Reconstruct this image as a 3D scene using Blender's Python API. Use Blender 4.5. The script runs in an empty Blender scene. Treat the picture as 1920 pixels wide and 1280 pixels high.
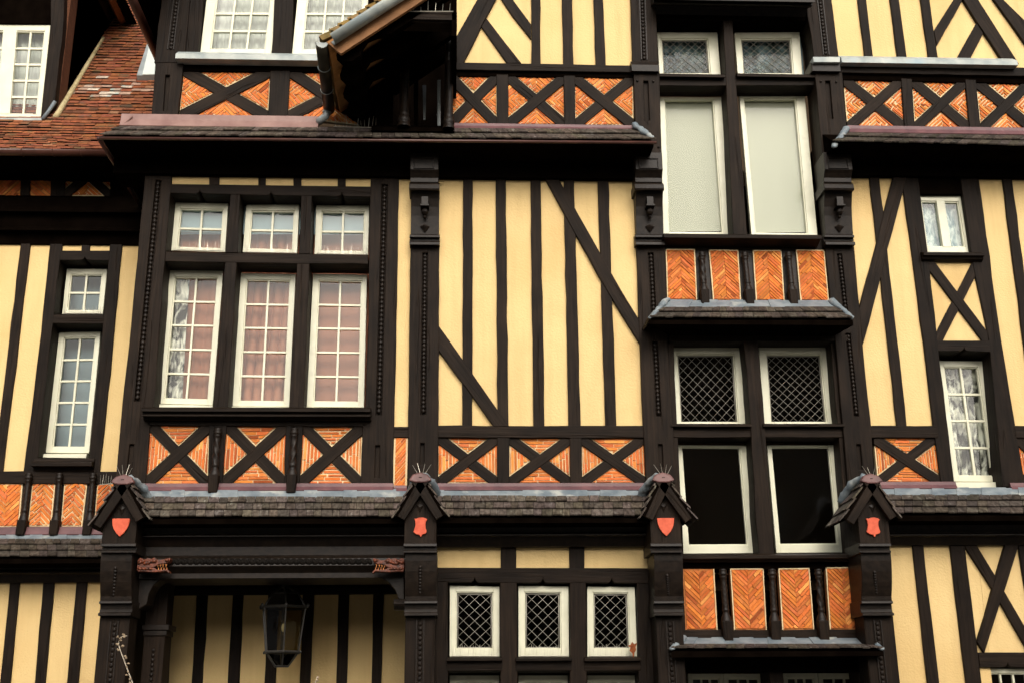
import bpy, bmesh, math, random
from mathutils import Vector, Matrix, noise
from mathutils.geometry import tessellate_polygon
random.seed(7)
rnd = random.random
def ru(a, b): return a + (b - a) * rnd()
SC = bpy.context.scene
COL = SC.collection

# ---------------------------------------------------------------- camera
CAM = Vector((0.0, -11.0, 1.6)); FL = 2200.0
_yaw, _pit, _rol = math.radians(2.895), math.radians(17.532), math.radians(-0.609)
_f = Vector((math.sin(_yaw)*math.cos(_pit), math.cos(_yaw)*math.cos(_pit), math.sin(_pit)))
_r = Vector((math.cos(_yaw), -math.sin(_yaw), 0)); _u = _r.cross(_f)
RT = _r*math.cos(_rol) + _u*math.sin(_rol); UP = -_r*math.sin(_rol) + _u*math.cos(_rol)
cd = bpy.data.cameras.new('camera'); cam = bpy.data.objects.new('camera', cd); COL.objects.link(cam)
cd.sensor_width = 36; cd.lens = 36*FL/1920; cd.clip_end = 500; cd.clip_start = .05
cam.matrix_world = Matrix(((RT.x, UP.x, -_f.x, CAM.x), (RT.y, UP.y, -_f.y, CAM.y), (RT.z, UP.z, -_f.z, CAM.z), (0, 0, 0, 1)))
SC.camera = cam
# ---------------------------------------------------------------- light
EL, AZ = math.radians(33), math.radians(8)      # soft light from above the street, a little from the right
w = bpy.data.worlds.new('World'); SC.world = w; w.use_nodes = True
nt = w.node_tree; bg = nt.nodes['Background']; sky = nt.nodes.new('ShaderNodeTexSky')
sky.sky_type = 'NISHITA'; sky.sun_disc = False; sky.sun_elevation = EL; sky.sun_rotation = math.pi - AZ
sky.air_density = 1.0; sky.dust_density = 6; sky.ozone_density = .6
hs = nt.nodes.new('ShaderNodeHueSaturation'); hs.inputs['Saturation'].default_value = .42
nt.links.new(sky.outputs[0], hs.inputs['Color']); nt.links.new(hs.outputs[0], bg.inputs[0]); bg.inputs[1].default_value = .15
sd = bpy.data.lights.new('sun', 'SUN'); sun = bpy.data.objects.new('sun', sd); COL.objects.link(sun)
sd.energy = 1.1; sd.angle = math.radians(65); sd.color = (1, .93, .8)
sdir = Vector((math.sin(AZ)*math.cos(EL), -math.cos(AZ)*math.cos(EL), math.sin(EL)))
sun.rotation_euler = sdir.to_track_quat('Z', 'Y').to_euler()
vs = SC.view_settings; vs.view_transform = 'Standard'; vs.look = 'None'; vs.gamma = 1; vs.use_curve_mapping = False
vs.exposure = .42

SC.cycles.use_denoising = True; SC.cycles.denoising_input_passes = 'RGB_ALBEDO_NORMAL'; SC.cycles.denoising_prefilter = 'ACCURATE'; SC.cycles.sample_clamp_indirect = 6; SC.cycles.transparent_max_bounces = 12

# ---------------------------------------------------------------- geometry helpers
def ray(px, py):
    return RT*((px-960)/FL) - UP*((py-640)/FL) + _f
def P(px, py, off):
    d = ray(px, py); t = (off - CAM.y)/d.y
    return CAM + d*t
def X(px, py, off): return P(px, py, off).x
def Z(px, py, off): return P(px, py, off).z
ORIG = {}
def thing(name, label, cat, loc, group=None):
    o = bpy.data.objects.new(name, None); COL.objects.link(o); o.location = loc; o.empty_display_size = .2
    o['label'] = label; o['category'] = cat
    if group: o['group'] = group
    ORIG[o.name] = Vector(loc); return o
class MB:
    def __init__(s): s.v = []; s.f = []; s.mi = []; s.col = []
    def add(s, vs, fs, m=0, c=(1, 1, 1)):
        n = len(s.v); s.v += [Vector(q) for q in vs]
        for f in fs: s.f.append([i+n for i in f]); s.mi.append(m); s.col.append(c)
    def box(s, a, b, m=0, c=(1, 1, 1)):
        x0, y0, z0 = a; x1, y1, z1 = b
        s.add([(x0,y0,z0),(x1,y0,z0),(x1,y1,z0),(x0,y1,z0),(x0,y0,z1),(x1,y0,z1),(x1,y1,z1),(x0,y1,z1)],
              [(0,1,5,4),(1,2,6,5),(2,3,7,6),(3,0,4,7),(4,5,6,7),(3,2,1,0)], m, c)
    def hexa(s, q, m=0, c=(1, 1, 1)):      # q: 8 points, bottom ring of 4 then top ring of 4
        s.add(q, [(0,1,5,4),(1,2,6,5),(2,3,7,6),(3,0,4,7),(4,5,6,7),(3,2,1,0)], m, c)
    def prism(s, pts, vec, m=0, c=(1, 1, 1)):
        n = len(pts); vec = Vector(vec)
        s.add(list(pts) + [p+vec for p in pts], [list(range(n)), list(range(2*n-1, n-1, -1))] +
              [(i, i+n, (i+1) % n + n, (i+1) % n) for i in range(n)], m, c)
    def tube(s, path, r, n=8, m=0, c=(1, 1, 1), r1=None, arc=None, closed=True):
        path = [Vector(p) for p in path]; base = len(s.v); k = len(path); prev = None
        for i, p in enumerate(path):
            t = (path[min(i+1, k-1)] - path[max(i-1, 0)]).normalized()
            a = t.cross(Vector((0, 0, 1)));
            if a.length < .05: a = t.cross(Vector((0, 1, 0)))
            a.normalize(); b = a.cross(t).normalized()
            rr = r if r1 is None else r + (r1-r)*i/(k-1)
            for j in range(n):
                if arc: th = arc[0] + (arc[1]-arc[0])*j/(n-1)
                else: th = 2*math.pi*j/n
                s.v.append(p + a*math.cos(th)*rr + b*math.sin(th)*rr)
        for i in range(k-1):
            for j in range(n if not arc else n-1):
                s.f.append([base+i*n+j, base+i*n+(j+1) % n, base+(i+1)*n+(j+1) % n, base+(i+1)*n+j]); s.mi.append(m); s.col.append(c)
        if not arc:
            s.f.append([base+j for j in range(n)][::-1]); s.f.append([base+(k-1)*n+j for j in range(n)])
            s.mi += [m, m]; s.col += [c, c]
    def ball(s, p, rx, ry, rz, n=8, k=5, m=0, c=(1, 1, 1), tilt=0):
        base = len(s.v); p = Vector(p); ct, st = math.cos(tilt), math.sin(tilt)
        def q(x, y, z): return p + Vector((x*ct - z*st, y, x*st + z*ct))
        s.v.append(q(0, 0, rz))
        for i in range(1, k):
            ph = math.pi*i/k
            for j in range(n):
                th = 2*math.pi*j/n
                s.v.append(q(rx*math.sin(ph)*math.cos(th), ry*math.sin(ph)*math.sin(th), rz*math.cos(ph)))
        s.v.append(q(0, 0, -rz)); L = len(s.v)-1
        for j in range(n):
            s.f.append([base, base+1+j, base+1+(j+1) % n]); s.f.append([L, L-n+(j+1) % n, L-n+j]); s.mi += [m, m]; s.col += [c, c]
        for i in range(k-2):
            for j in range(n):
                a = base+1+i*n; s.f.append([a+j, a+n+j, a+n+(j+1) % n, a+(j+1) % n]); s.mi.append(m); s.col.append(c)
    def build(s, name, mats, parent=None, bevel=0, smooth=False, grain=None, label=None, colattr=False):
        if not isinstance(mats, (list, tuple)): mats = [mats]
        n = max(1, len(s.v)); cen = sum(s.v, Vector((0, 0, 0)))/n
        me = bpy.data.meshes.new(name); me.from_pydata([tuple(q-cen) for q in s.v], [], s.f)
        for mt in mats: me.materials.append(mt)
        me.polygons.foreach_set('material_index', s.mi)
        if smooth: me.polygons.foreach_set('use_smooth', [True]*len(s.f))
        bm = bmesh.new(); bm.from_mesh(me); bmesh.ops.recalc_face_normals(bm, faces=bm.faces); bm.to_mesh(me); bm.free()
        if colattr:
            ca = me.color_attributes.new('tint', 'FLOAT_COLOR', 'CORNER'); buf = []
            for poly in me.polygons:
                cc = s.col[poly.index]
                for _ in range(poly.loop_total): buf += [cc[0], cc[1], cc[2], 1.0]
            ca.data.foreach_set('color', buf)
        if grain is not None:
            g = grain.normalized(); h = Vector((-g.z, 0, g.x)); o1, o2 = ru(0, 50), ru(0, 50)
            uv = me.uv_layers.new(name='grain'); buf = []
            for L in me.loops:
                q = me.vertices[L.vertex_index].co
                buf += [q.dot(g)+o1, q.dot(h)+q.y*.9+o2]
            uv.data.foreach_set('uv', buf)
        ob = bpy.data.objects.new(name, me); COL.objects.link(ob)
        if parent is not None: ob.parent = parent; ob.location = cen - ORIG[parent.name]
        else: ob.location = cen
        ORIG[ob.name] = cen
        if bevel:
            b = ob.modifiers.new('bevel', 'BEVEL'); b.width = bevel; b.segments = 2; b.limit_method = 'ANGLE'; b.angle_limit = math.radians(40)
        if label: ob['label'] = label
        return ob

# ---------------------------------------------------------------- materials
def mat(name, base, rough=.6, spec=.5, metal=0):
    m = bpy.data.materials.new(name); m.use_nodes = True; b = m.node_tree.nodes['Principled BSDF']
    b.inputs['Base Color'].default_value = (*base, 1); b.inputs['Roughness'].default_value = rough
    b.inputs['Specular IOR Level'].default_value = spec; b.inputs['Metallic'].default_value = metal
    return m, m.node_tree, b
def N(t, typ, **kw):
    n = t.nodes.new(typ)
    for k, v in kw.items(): setattr(n, k, v)
    return n
def noisy(name, c0, c1, scale=8, rough=.8, bump=.3, bscale=60, spec=.3, tint=False, dist=.004, detail=6, objrand=0.0, c2=None, c2scale=3, c2lo=.6, c2hi=.75, stretch=(1, 1, 1), streak=False):
    m, t, b = mat(name, c0, rough, spec)
    tc = N(t, 'ShaderNodeTexCoord'); mp = N(t, 'ShaderNodeMapping'); t.links.new(tc.outputs['Object'], mp.inputs[0]); mp.inputs['Scale'].default_value = stretch
    oi = N(t, 'ShaderNodeObjectInfo'); ml = N(t, 'ShaderNodeMath', operation='MULTIPLY'); ml.inputs[1].default_value = 37.0
    t.links.new(oi.outputs['Random'], ml.inputs[0]); t.links.new(ml.outputs[0], mp.inputs['Location'])
    n1 = N(t, 'ShaderNodeTexNoise'); n1.inputs['Scale'].default_value = scale; n1.inputs['Detail'].default_value = detail
    t.links.new(mp.outputs[0], n1.inputs['Vector'])
    r = N(t, 'ShaderNodeValToRGB'); r.color_ramp.elements[0].position = .35; r.color_ramp.elements[1].position = .65
    r.color_ramp.elements[0].color = (*c0, 1); r.color_ramp.elements[1].color = (*c1, 1)
    t.links.new(n1.outputs[0], r.inputs[0]); out = r.outputs[0]
    if c2:
        n3 = N(t, 'ShaderNodeTexNoise'); n3.inputs['Scale'].default_value = c2scale; n3.inputs['Detail'].default_value = 8; t.links.new(mp.outputs[0], n3.inputs['Vector'])
        r3 = N(t, 'ShaderNodeMapRange'); r3.inputs['From Min'].default_value = c2lo; r3.inputs['From Max'].default_value = c2hi; t.links.new(n3.outputs[0], r3.inputs[0])
        mx3 = N(t, 'ShaderNodeMix', data_type='RGBA'); t.links.new(r3.outputs[0], mx3.inputs[0]); t.links.new(out, mx3.inputs[6]); mx3.inputs[7].default_value = (*c2, 1); out = mx3.outputs[2]
    if streak:
        mps = N(t, 'ShaderNodeMapping'); t.links.new(mp.outputs[0], mps.inputs[0]); mps.inputs['Scale'].default_value = (9, 9, .7)
        n4 = N(t, 'ShaderNodeTexNoise'); n4.inputs['Scale'].default_value = 1; n4.inputs['Detail'].default_value = 6; t.links.new(mps.outputs[0], n4.inputs['Vector'])
        r4 = N(t, 'ShaderNodeMapRange'); r4.inputs['From Min'].default_value = .48; r4.inputs['From Max'].default_value = .78; r4.inputs['To Max'].default_value = .38; t.links.new(n4.outputs[0], r4.inputs[0])
        mx4 = N(t, 'ShaderNodeMix', data_type='RGBA'); t.links.new(r4.outputs[0], mx4.inputs[0]); t.links.new(out, mx4.inputs[6]); mx4.inputs[7].default_value = (.50, .33, .14, 1); out = mx4.outputs[2]
    if tint:
        at = N(t, 'ShaderNodeAttribute', attribute_name='tint'); mx = N(t, 'ShaderNodeMix', data_type='RGBA', blend_type='MULTIPLY'); mx.inputs[0].default_value = 1
        t.links.new(out, mx.inputs[6]); t.links.new(at.outputs[0], mx.inputs[7]); out = mx.outputs[2]
    t.links.new(out, b.inputs['Base Color'])
    n2 = N(t, 'ShaderNodeTexNoise'); n2.inputs['Scale'].default_value = bscale; n2.inputs['Detail'].default_value = 4; t.links.new(mp.outputs[0], n2.inputs['Vector'])
    bp = N(t, 'ShaderNodeBump'); bp.inputs['Strength'].default_value = bump; bp.inputs['Distance'].default_value = dist
    t.links.new(n2.outputs[0], bp.inputs['Height']); t.links.new(bp.outputs[0], b.inputs['Normal'])
    return m
def timber_mat(name, c0, c1, rough=.5):
    m, t, b = mat(name, c0, rough, .10)
    uv = N(t, 'ShaderNodeUVMap', uv_map='grain'); mp = N(t, 'ShaderNodeMapping'); mp.inputs['Scale'].default_value = (2.2, 42, 1)
    t.links.new(uv.outputs[0], mp.inputs[0])
    n1 = N(t, 'ShaderNodeTexNoise'); n1.inputs['Scale'].default_value = 1; n1.inputs['Detail'].default_value = 7; n1.inputs['Distortion'].default_value = .4
    t.links.new(mp.outputs[0], n1.inputs['Vector'])
    mp2 = N(t, 'ShaderNodeMapping'); mp2.inputs['Scale'].default_value = (3, 6, 1); t.links.new(uv.outputs[0], mp2.inputs[0])
    n2 = N(t, 'ShaderNodeTexNoise'); n2.inputs['Scale'].default_value = 1; n2.inputs['Detail'].default_value = 5; t.links.new(mp2.outputs[0], n2.inputs['Vector'])
    ad = N(t, 'ShaderNodeMath', operation='MULTIPLY'); t.links.new(n1.outputs[0], ad.inputs[0]); t.links.new(n2.outputs[0], ad.inputs[1])
    r = N(t, 'ShaderNodeMapRange'); r.inputs['From Min'].default_value = .14; r.inputs['From Max'].default_value = .38; t.links.new(ad.outputs[0], r.inputs[0])
    mx = N(t, 'ShaderNodeMix', data_type='RGBA'); t.links.new(r.outputs[0], mx.inputs[0]); mx.inputs[6].default_value = (*c0, 1); mx.inputs[7].default_value = (*c1, 1)
    oi = N(t, 'ShaderNodeObjectInfo'); mr = N(t, 'ShaderNodeMapRange'); mr.inputs['To Min'].default_value = .75; mr.inputs['To Max'].default_value = 1.25; t.links.new(oi.outputs['Random'], mr.inputs[0])
    hv = N(t, 'ShaderNodeHueSaturation'); t.links.new(mx.outputs[2], hv.inputs['Color']); t.links.new(mr.outputs[0], hv.inputs['Value'])
    t.links.new(hv.outputs[0], b.inputs['Base Color'])
    # long checks in the wood
    mp3 = N(t, 'ShaderNodeMapping'); mp3.inputs['Scale'].default_value = (.9, 16, 1); t.links.new(uv.outputs[0], mp3.inputs[0])
    n3 = N(t, 'ShaderNodeTexNoise'); n3.inputs['Scale'].default_value = 1; n3.inputs['Detail'].default_value = 2; n3.inputs['Distortion'].default_value = .6; t.links.new(mp3.outputs[0], n3.inputs['Vector'])
    r3 = N(t, 'ShaderNodeMapRange'); r3.inputs['From Min'].default_value = .64; r3.inputs['From Max'].default_value = .70; r3.inputs['To Max'].default_value = -1.2; t.links.new(n3.outputs[0], r3.inputs[0])
    ad2 = N(t, 'ShaderNodeMath', operation='ADD'); t.links.new(n1.outputs[0], ad2.inputs[0]); t.links.new(r3.outputs[0], ad2.inputs[1])
    bp = N(t, 'ShaderNodeBump'); bp.inputs['Strength'].default_value = .75; bp.inputs['Distance'].default_value = .006
    t.links.new(ad2.outputs[0], bp.inputs['Height']); t.links.new(bp.outputs[0], b.inputs['Normal'])
    return m
TIM = timber_mat('dark_timber', (.0062, .0036, .0020), (.0170, .0102, .0060), .6)
CARV = noisy('carved_timber', (.0062, .0038, .0023), (.015, .0095, .006), 20, .45, .3, 50, .2)
SOF = noisy('shaded_timber', (.0022, .0014, .001), (.004, .0026, .0018), 6, 1, .3, 40, .0)  # near-black copy of the timber; shade under eaves is put into its colour
SOFB = noisy('brown_boards', (.17, .075, .026), (.24, .11, .04), 8, .7, .3, 40, .3, stretch=(1, 12, 1))
PLA = noisy('yellow_plaster', (.68, .49, .225), (.73, .535, .25), 2.2, .9, .55, 55, .2, dist=.008, c2=(.58, .385, .155), c2scale=1.1, c2lo=.5, c2hi=.8, streak=True)
WHT = noisy('white_paint', (.63, .615, .455), (.70, .685, .525), 5, .4, .15, 30, .5, c2=(.5, .47, .34), c2scale=5, c2lo=.62, c2hi=.85)
BRK = noisy('thin_brick', (.55, .14, .026), (.65, .195, .044), 14, .8, .5, 90, .2, tint=True)
MOR = noisy('cream_mortar', (.66, .50, .28), (.76, .6, .36), 20, .9, .5, 80, .1)
MORD = noisy('dark_mortar', (.36, .13, .045), (.48, .20, .07), 20, .9, .5, 80, .1)
SHG = noisy('wood_shingle', (.045, .034, .026), (.125, .102, .08), 26, .8, .5, 60, .2, tint=True, c2=(.2, .18, .15), c2scale=16, c2lo=.6, c2hi=.72, stretch=(1.6, .6, .6))
TIL = noisy('clay_tile', (.185, .060, .027), (.295, .10, .043), 18, .85, .5, 60, .2, tint=True, c2=(.15, .085, .045), c2scale=7, c2lo=.56, c2hi=.66)
MOS = noisy('mossy_tile', (.13, .095, .035), (.26, .17, .07), 14, .9, .6, 60, .1, tint=True)
LEAD = noisy('blue_grey_lead', (.115, .145, .165), (.215, .245, .255), 7, .5, .5, 22, .4, dist=.012, c2=(.36, .37, .34), c2scale=5, c2lo=.58, c2hi=.7)
PURP = noisy('purple_flashing', (.075, .026, .03), (.13, .05, .052), 6, .45, .3, 14, .4)
MAUV = noisy('mauve_lead', (.07, .028, .026), (.14, .062, .055), 9, .5, .4, 30, .4)
PINK = noisy('pink_flashing', (.18, .09, .075), (.26, .15, .125), 5, .5, .3, 14, .4)
ZINC = noisy('pale_zinc', (.24, .275, .27), (.42, .44, .40), 6, .5, .25, 20, .4, c2=(.25, .33, .36), c2scale=3, c2lo=.55, c2hi=.7)
GUT = noisy('brown_gutter', (.05, .018, .012), (.08, .03, .02), 6, .35, .1, 20, .5)
PIPE = noisy('dark_pipe', (.016, .013, .008), (.032, .027, .017), 6, .5, .1, 20, .2)
PIPG = noisy('grey_pipe', (.25, .28, .28), (.33, .36, .36), 6, .3, .1, 20, .5)
RED = noisy('red_paint', (.52, .075, .032), (.66, .12, .055), 22, .6, .4, 40, .3)
ORED = noisy('worn_red_paint', (.03, .01, .005), (.18, .042, .015), 30, .5, .6, 60, .4)
IRON = noisy('black_iron', (.018, .016, .013), (.03, .027, .022), 20, .4, .2, 40, .5)
STEEL = mat('spike_steel', (.62, .58, .48), .35, .5, .6)[0]
LCAM = mat('lead_came', (.33, .31, .26), .5, .4, .3)[0]
ROOM = mat('dark_room', (.075, .05, .03), .9, .2)[0]
ASPH = noisy('asphalt', (.045, .043, .04), (.06, .057, .053), 30, .85, .4, 80, .3)
PAVE = noisy('pavement', (.07, .065, .057), (.1, .092, .08), 12, .85, .4, 60, .3)
OPPW = noisy('opposite_render', (.30, .24, .17), (.38, .31, .22), 3, .9, .3, 30, .2)
OPPR = noisy('opposite_slate', (.05, .05, .055), (.08, .08, .085), 6, .7, .3, 30, .3)
def cloth(name, c0, c1, rough=.85, con=0):
    m, t, b = mat(name, c0, rough, .1)
    tc = N(t, 'ShaderNodeTexCoord'); mp = N(t, 'ShaderNodeMapping'); mp.inputs['Scale'].default_value = (14, 1, 1.2); t.links.new(tc.outputs['Object'], mp.inputs[0])
    n = N(t, 'ShaderNodeTexNoise'); n.inputs['Scale'].default_value = 1.5; n.inputs['Detail'].default_value = 5; t.links.new(mp.outputs[0], n.inputs['Vector'])
    mx = N(t, 'ShaderNodeMix', data_type='RGBA'); cr = N(t, 'ShaderNodeMapRange'); cr.inputs['From Min'].default_value = .42 if con else 0; cr.inputs['From Max'].default_value = .60 if con else 1
    if con: n.inputs['Distortion'].default_value = 1.2; mp.inputs['Scale'].default_value = (9, 1, 3.5)
    t.links.new(n.outputs[0], cr.inputs[0]); t.links.new(cr.outputs[0], mx.inputs[0]); mx.inputs[6].default_value = (*c0, 1); mx.inputs[7].default_value = (*c1, 1)
    t.links.new(mx.outputs[2], b.inputs['Base Color']); return m
CPINK = cloth('rose_cloth', (.31, .125, .072), (.47, .215, .135))
CWHT = cloth('white_cloth', (.36, .38, .35), (.60, .62, .55))
CPALE = cloth('pale_blind_cloth', (.455, .455, .375), (.495, .495, .41))
CGREY = cloth('grey_blue_cloth', (.16, .225, .25), (.24, .31, .33))
CLIGHT = cloth('lightened_blue_cloth', (.26, .36, .40), (.36, .46, .48))  # lightened copy of the grey-blue cloth, making up for the shaded bay window
CLACE = cloth('lace_cloth', (.13, .23, .26), (.60, .68, .64), con=1)
CNET = cloth('net_cloth', (.05, .05, .045), (.80, .79, .68), con=1)
def glassmat(name, tr, tintattr=False, rough=0.0, ior=1.5, wav=.0, gain=1.15):
    m = bpy.data.materials.new(name); m.use_nodes = True; t = m.node_tree; t.nodes.clear()
    o = N(t, 'ShaderNodeOutputMaterial'); a = N(t, 'ShaderNodeBsdfTransparent'); g = N(t, 'ShaderNodeBsdfGlossy'); mx = N(t, 'ShaderNodeMixShader'); fr = N(t, 'ShaderNodeFresnel')
    a.inputs[0].default_value = (*tr, 1); g.inputs['Roughness'].default_value = rough; fr.inputs[0].default_value = ior
    dbl = N(t, 'ShaderNodeMath', operation='MULTIPLY'); dbl.inputs[1].default_value = gain; dbl.use_clamp = True
    t.links.new(fr.outputs[0], dbl.inputs[0]); t.links.new(dbl.outputs[0], mx.inputs[0]); t.links.new(a.outputs[0], mx.inputs[1]); t.links.new(g.outputs[0], mx.inputs[2]); t.links.new(mx.outputs[0], o.inputs[0])
    tc = N(t, 'ShaderNodeTexCoord'); nz = N(t, 'ShaderNodeTexNoise'); nz.inputs['Scale'].default_value = 3.0; t.links.new(tc.outputs['Object'], nz.inputs['Vector'])
    bp = N(t, 'ShaderNodeBump'); bp.inputs['Strength'].default_value = wav; bp.inputs['Distance'].default_value = .02; t.links.new(nz.outputs[0], bp.inputs['Height'])
    t.links.new(bp.outputs[0], g.inputs['Normal'])
    if tintattr:
        at = N(t, 'ShaderNodeAttribute', attribute_name='tint'); t.links.new(at.outputs[0], a.inputs[0])
    return m
GLS = glassmat('window_glass', (.9, .92, .9), wav=.05, rough=.07, gain=.85)
GLO = glassmat('old_dull_glass', (.88, .9, .86), wav=.03, rough=.12, gain=.3)
GLD = glassmat('leaded_glass', (.5, .55, .5), True, wav=.06, ior=1.4, gain=.35, rough=.05)
GLL = glassmat('lantern_glass', (.55, .5, .38), wav=.3)

# ---------------------------------------------------------------- things
UW, UM = -.12, -.14      # wall planes of the top storey
house = thing('half_timbered_house', 'tall half-timbered house front with yellow plaster, orange brick panels and four red shields', 'house', (0, 0, 0))
wing = thing('tiled_wing', 'half-timbered wing with red clay tile roof and a dormer, set back beside the main house', 'house', (-4.6, 1.2, 0))

def ptsof(t): return [(t[i], t[i+1]) for i in range(0, len(t), 2)]
def densify(p3, amp, hole=False):
    out = []
    for i, a in enumerate(p3):
        b = p3[(i+1) % len(p3)]; L = (b-a).length; out.append(a.copy())
        k = int(L/.22)
        if amp and k >= 2:
            d = (b-a)/L; nrm = Vector((-d.z, 0, d.x)); s = ru(0, 99)
            for j in range(1, k):
                q = a + (b-a)*(j/k); out.append(q + nrm*amp*(noise.noise((s+j*.8, 1, s*.3))*1.6))
    return out
def timber(name, pts, off=0.0, th=.10, par=None, m=None, amp=.006, holes=(), bev=.006, up=False, label=None, hd=.035):
    """one timber: outline given in photo pixels, laid on the wall plane 'off' and made th thick"""
    if not isinstance(pts[0], tuple): pts = ptsof(pts)
    pts = [tuple(q) for q in pts]
    if up:   # first two points run on above the picture
        (ax, ay), (bx, by), (cx, cy), (dx, dy) = pts
        k = (-120-ay)/(dy-ay); a = (ax+(dx-ax)*k, -120); k = (-120-by)/(cy-by); b = (bx+(cx-bx)*k, -120); pts = [a, b, (cx, cy), (dx, dy)]
    p3 = densify([P(x, y, off) for x, y in pts], amp)
    L = max(range(len(pts)), key=lambda i: (Vector(pts[i])-Vector(pts[(i+1) % len(pts)])).length)
    g = P(*pts[(L+1) % len(pts)], off) - P(*pts[L], off)
    mb = MB(); vec = Vector((0, th, 0))
    if not holes: mb.prism(p3, vec)
    else:
        hs3 = [[P(x, y, off) for x, y in h] for h in holes]
        al = list(p3)
        for h in hs3: al += h
        tris = tessellate_polygon([p3]+hs3)
        n = len(p3); base = 0
        mb.v = list(al)
        for tr in tris: mb.f.append(list(tr)); mb.mi.append(0); mb.col.append((1, 1, 1))
        mb.add(p3 + [q+vec for q in p3], [(i, i+n, (i+1) % n+n, (i+1) % n) for i in range(n)] + [list(range(n, 2*n))])
        for h in hs3:
            k = len(h); mb.add(h+[q+Vector((0, hd, 0)) for q in h], [(i, i+k, (i+1) % k+k, (i+1) % k) for i in range(k)] + [list(range(k, 2*k))])
        bb = bmesh.new(); me = bpy.data.meshes.new('t'); me.from_pydata([tuple(q) for q in mb.v], [], mb.f); bb.from_mesh(me); bmesh.ops.remove_doubles(bb, verts=bb.verts, dist=1e-5)
        mb = MB(); mb.add([v.co.copy() for v in bb.verts], [[v.index for v in f.verts] for f in bb.faces]); bb.free(); bpy.data.meshes.remove(me)
    return mb.build(name, m or TIM, par or house, bevel=bev, grain=g, label=label)
def Q4(q, u, v):
    a = q[0]+(q[1]-q[0])*u; b = q[3]+(q[2]-q[3])*u; return a+(b-a)*v
def prof(name, xl, xr, pts, par=None, m=None, back=.15, pm=None, smooth=False, bev=0, label=None, top=None):
    """moulding: side profile [(py, off)...] from top to bottom, run along the facade from pixel point xl to xr"""
    pm = pm or (xl[0]+xr[0])/2; x0 = X(*xl); x1 = X(*xr)
    yz = [(o, Z(pm, py, o)) for py, o in pts]
    yz = [(back, yz[0][1] if top is None else top)] + yz + [(back, yz[-1][1])]
    mb = MB(); mb.prism([Vector((x0, y, z)) for y, z in yz], (x1-x0, 0, 0))
    return mb.build(name, m or TIM, par or house, bevel=bev, grain=Vector((1, 0, 0)), label=label)
def beads(p0, p1, off, par, n=None, r=.018, tip=1, name='bead_molding', m=None):
    a = P(*p0, off); b = P(*p1, off); L = (b-a).length; n = n or max(2, int(L/(r*2.15)))
    mb = MB()
    for i in range(n):
        q = a+(b-a)*((i+.5)/n); mb.ball(q, r*1.0, r*.8, r*1.08, 8, 6)
        mb.ball(q+Vector((0, 0, r*.9)), r*.55, r*.5, r*.5, 6, 4)
    return mb.build(name, m or CARV, par, smooth=True)
def lump(path, r, par, r1=None, name='lead_hip', flat=.6):
    path = [Vector(p) for p in path]; out = []
    for i in range(len(path)-1):
        for k in range(3): out.append(path[i]+(path[i+1]-path[i])*(k/3))
    out.append(path[-1]); mb = MB(); mb.tube(out, r, 10, r1=r1); ax = (path[-1]-path[0]).normalized()
    for i, v in enumerate(mb.v):
        c = out[min(i//10, len(out)-1)]; d = v-c; end = .5 if i//10 in (0, len(out)-1) else 1; n = noise.noise(v*22)
        mb.v[i] = c + Vector((d.x, d.y, d.z*flat))*end*(1+.55*n)
    return mb.build(name, LEAD, par, smooth=True)
def strip(p0, p1, hw):
    (x0, y0), (x1, y1) = p0, p1
    return [(x0-hw, y0), (x0+hw, y0), (x1+hw, y1), (x1-hw, y1)]

# ---- bricks
def clip(poly, a, b):          # keep the side to the left of a->b (2d)
    out = []
    def s(p): return (b[0]-a[0])*(p[1]-a[1])-(b[1]-a[1])*(p[0]-a[0])
    for i, p in enumerate(poly):
        q = poly[(i+1) % len(poly)]; sp, sq = s(p), s(q)
        if sp >= 0: out.append(p)
        if (sp >= 0) != (sq >= 0):
            t = sp/(sp-sq); out.append((p[0]+(q[0]-p[0])*t, p[1]+(q[1]-p[1])*t))
    return out
def area(p): return sum(p[i][0]*p[(i+1) % len(p)][1]-p[(i+1) % len(p)][0]*p[i][1] for i in range(len(p)))/2
def ccw(p): return p if area(p) > 0 else p[::-1]
def inset(poly, d):
    poly = ccw(poly); out = list(poly); n = len(poly)
    for i in range(n):
        a, b = poly[i], poly[(i+1) % n]; L = math.hypot(b[0]-a[0], b[1]-a[1])
        if L < 1e-4: continue
        nx, nz = -(b[1]-a[1])/L*d, (b[0]-a[0])/L*d
        out = clip(out, (a[0]+nx, a[1]+nz), (b[0]+nx, b[1]+nz))
        if len(out) < 3: return []
    return out
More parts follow.
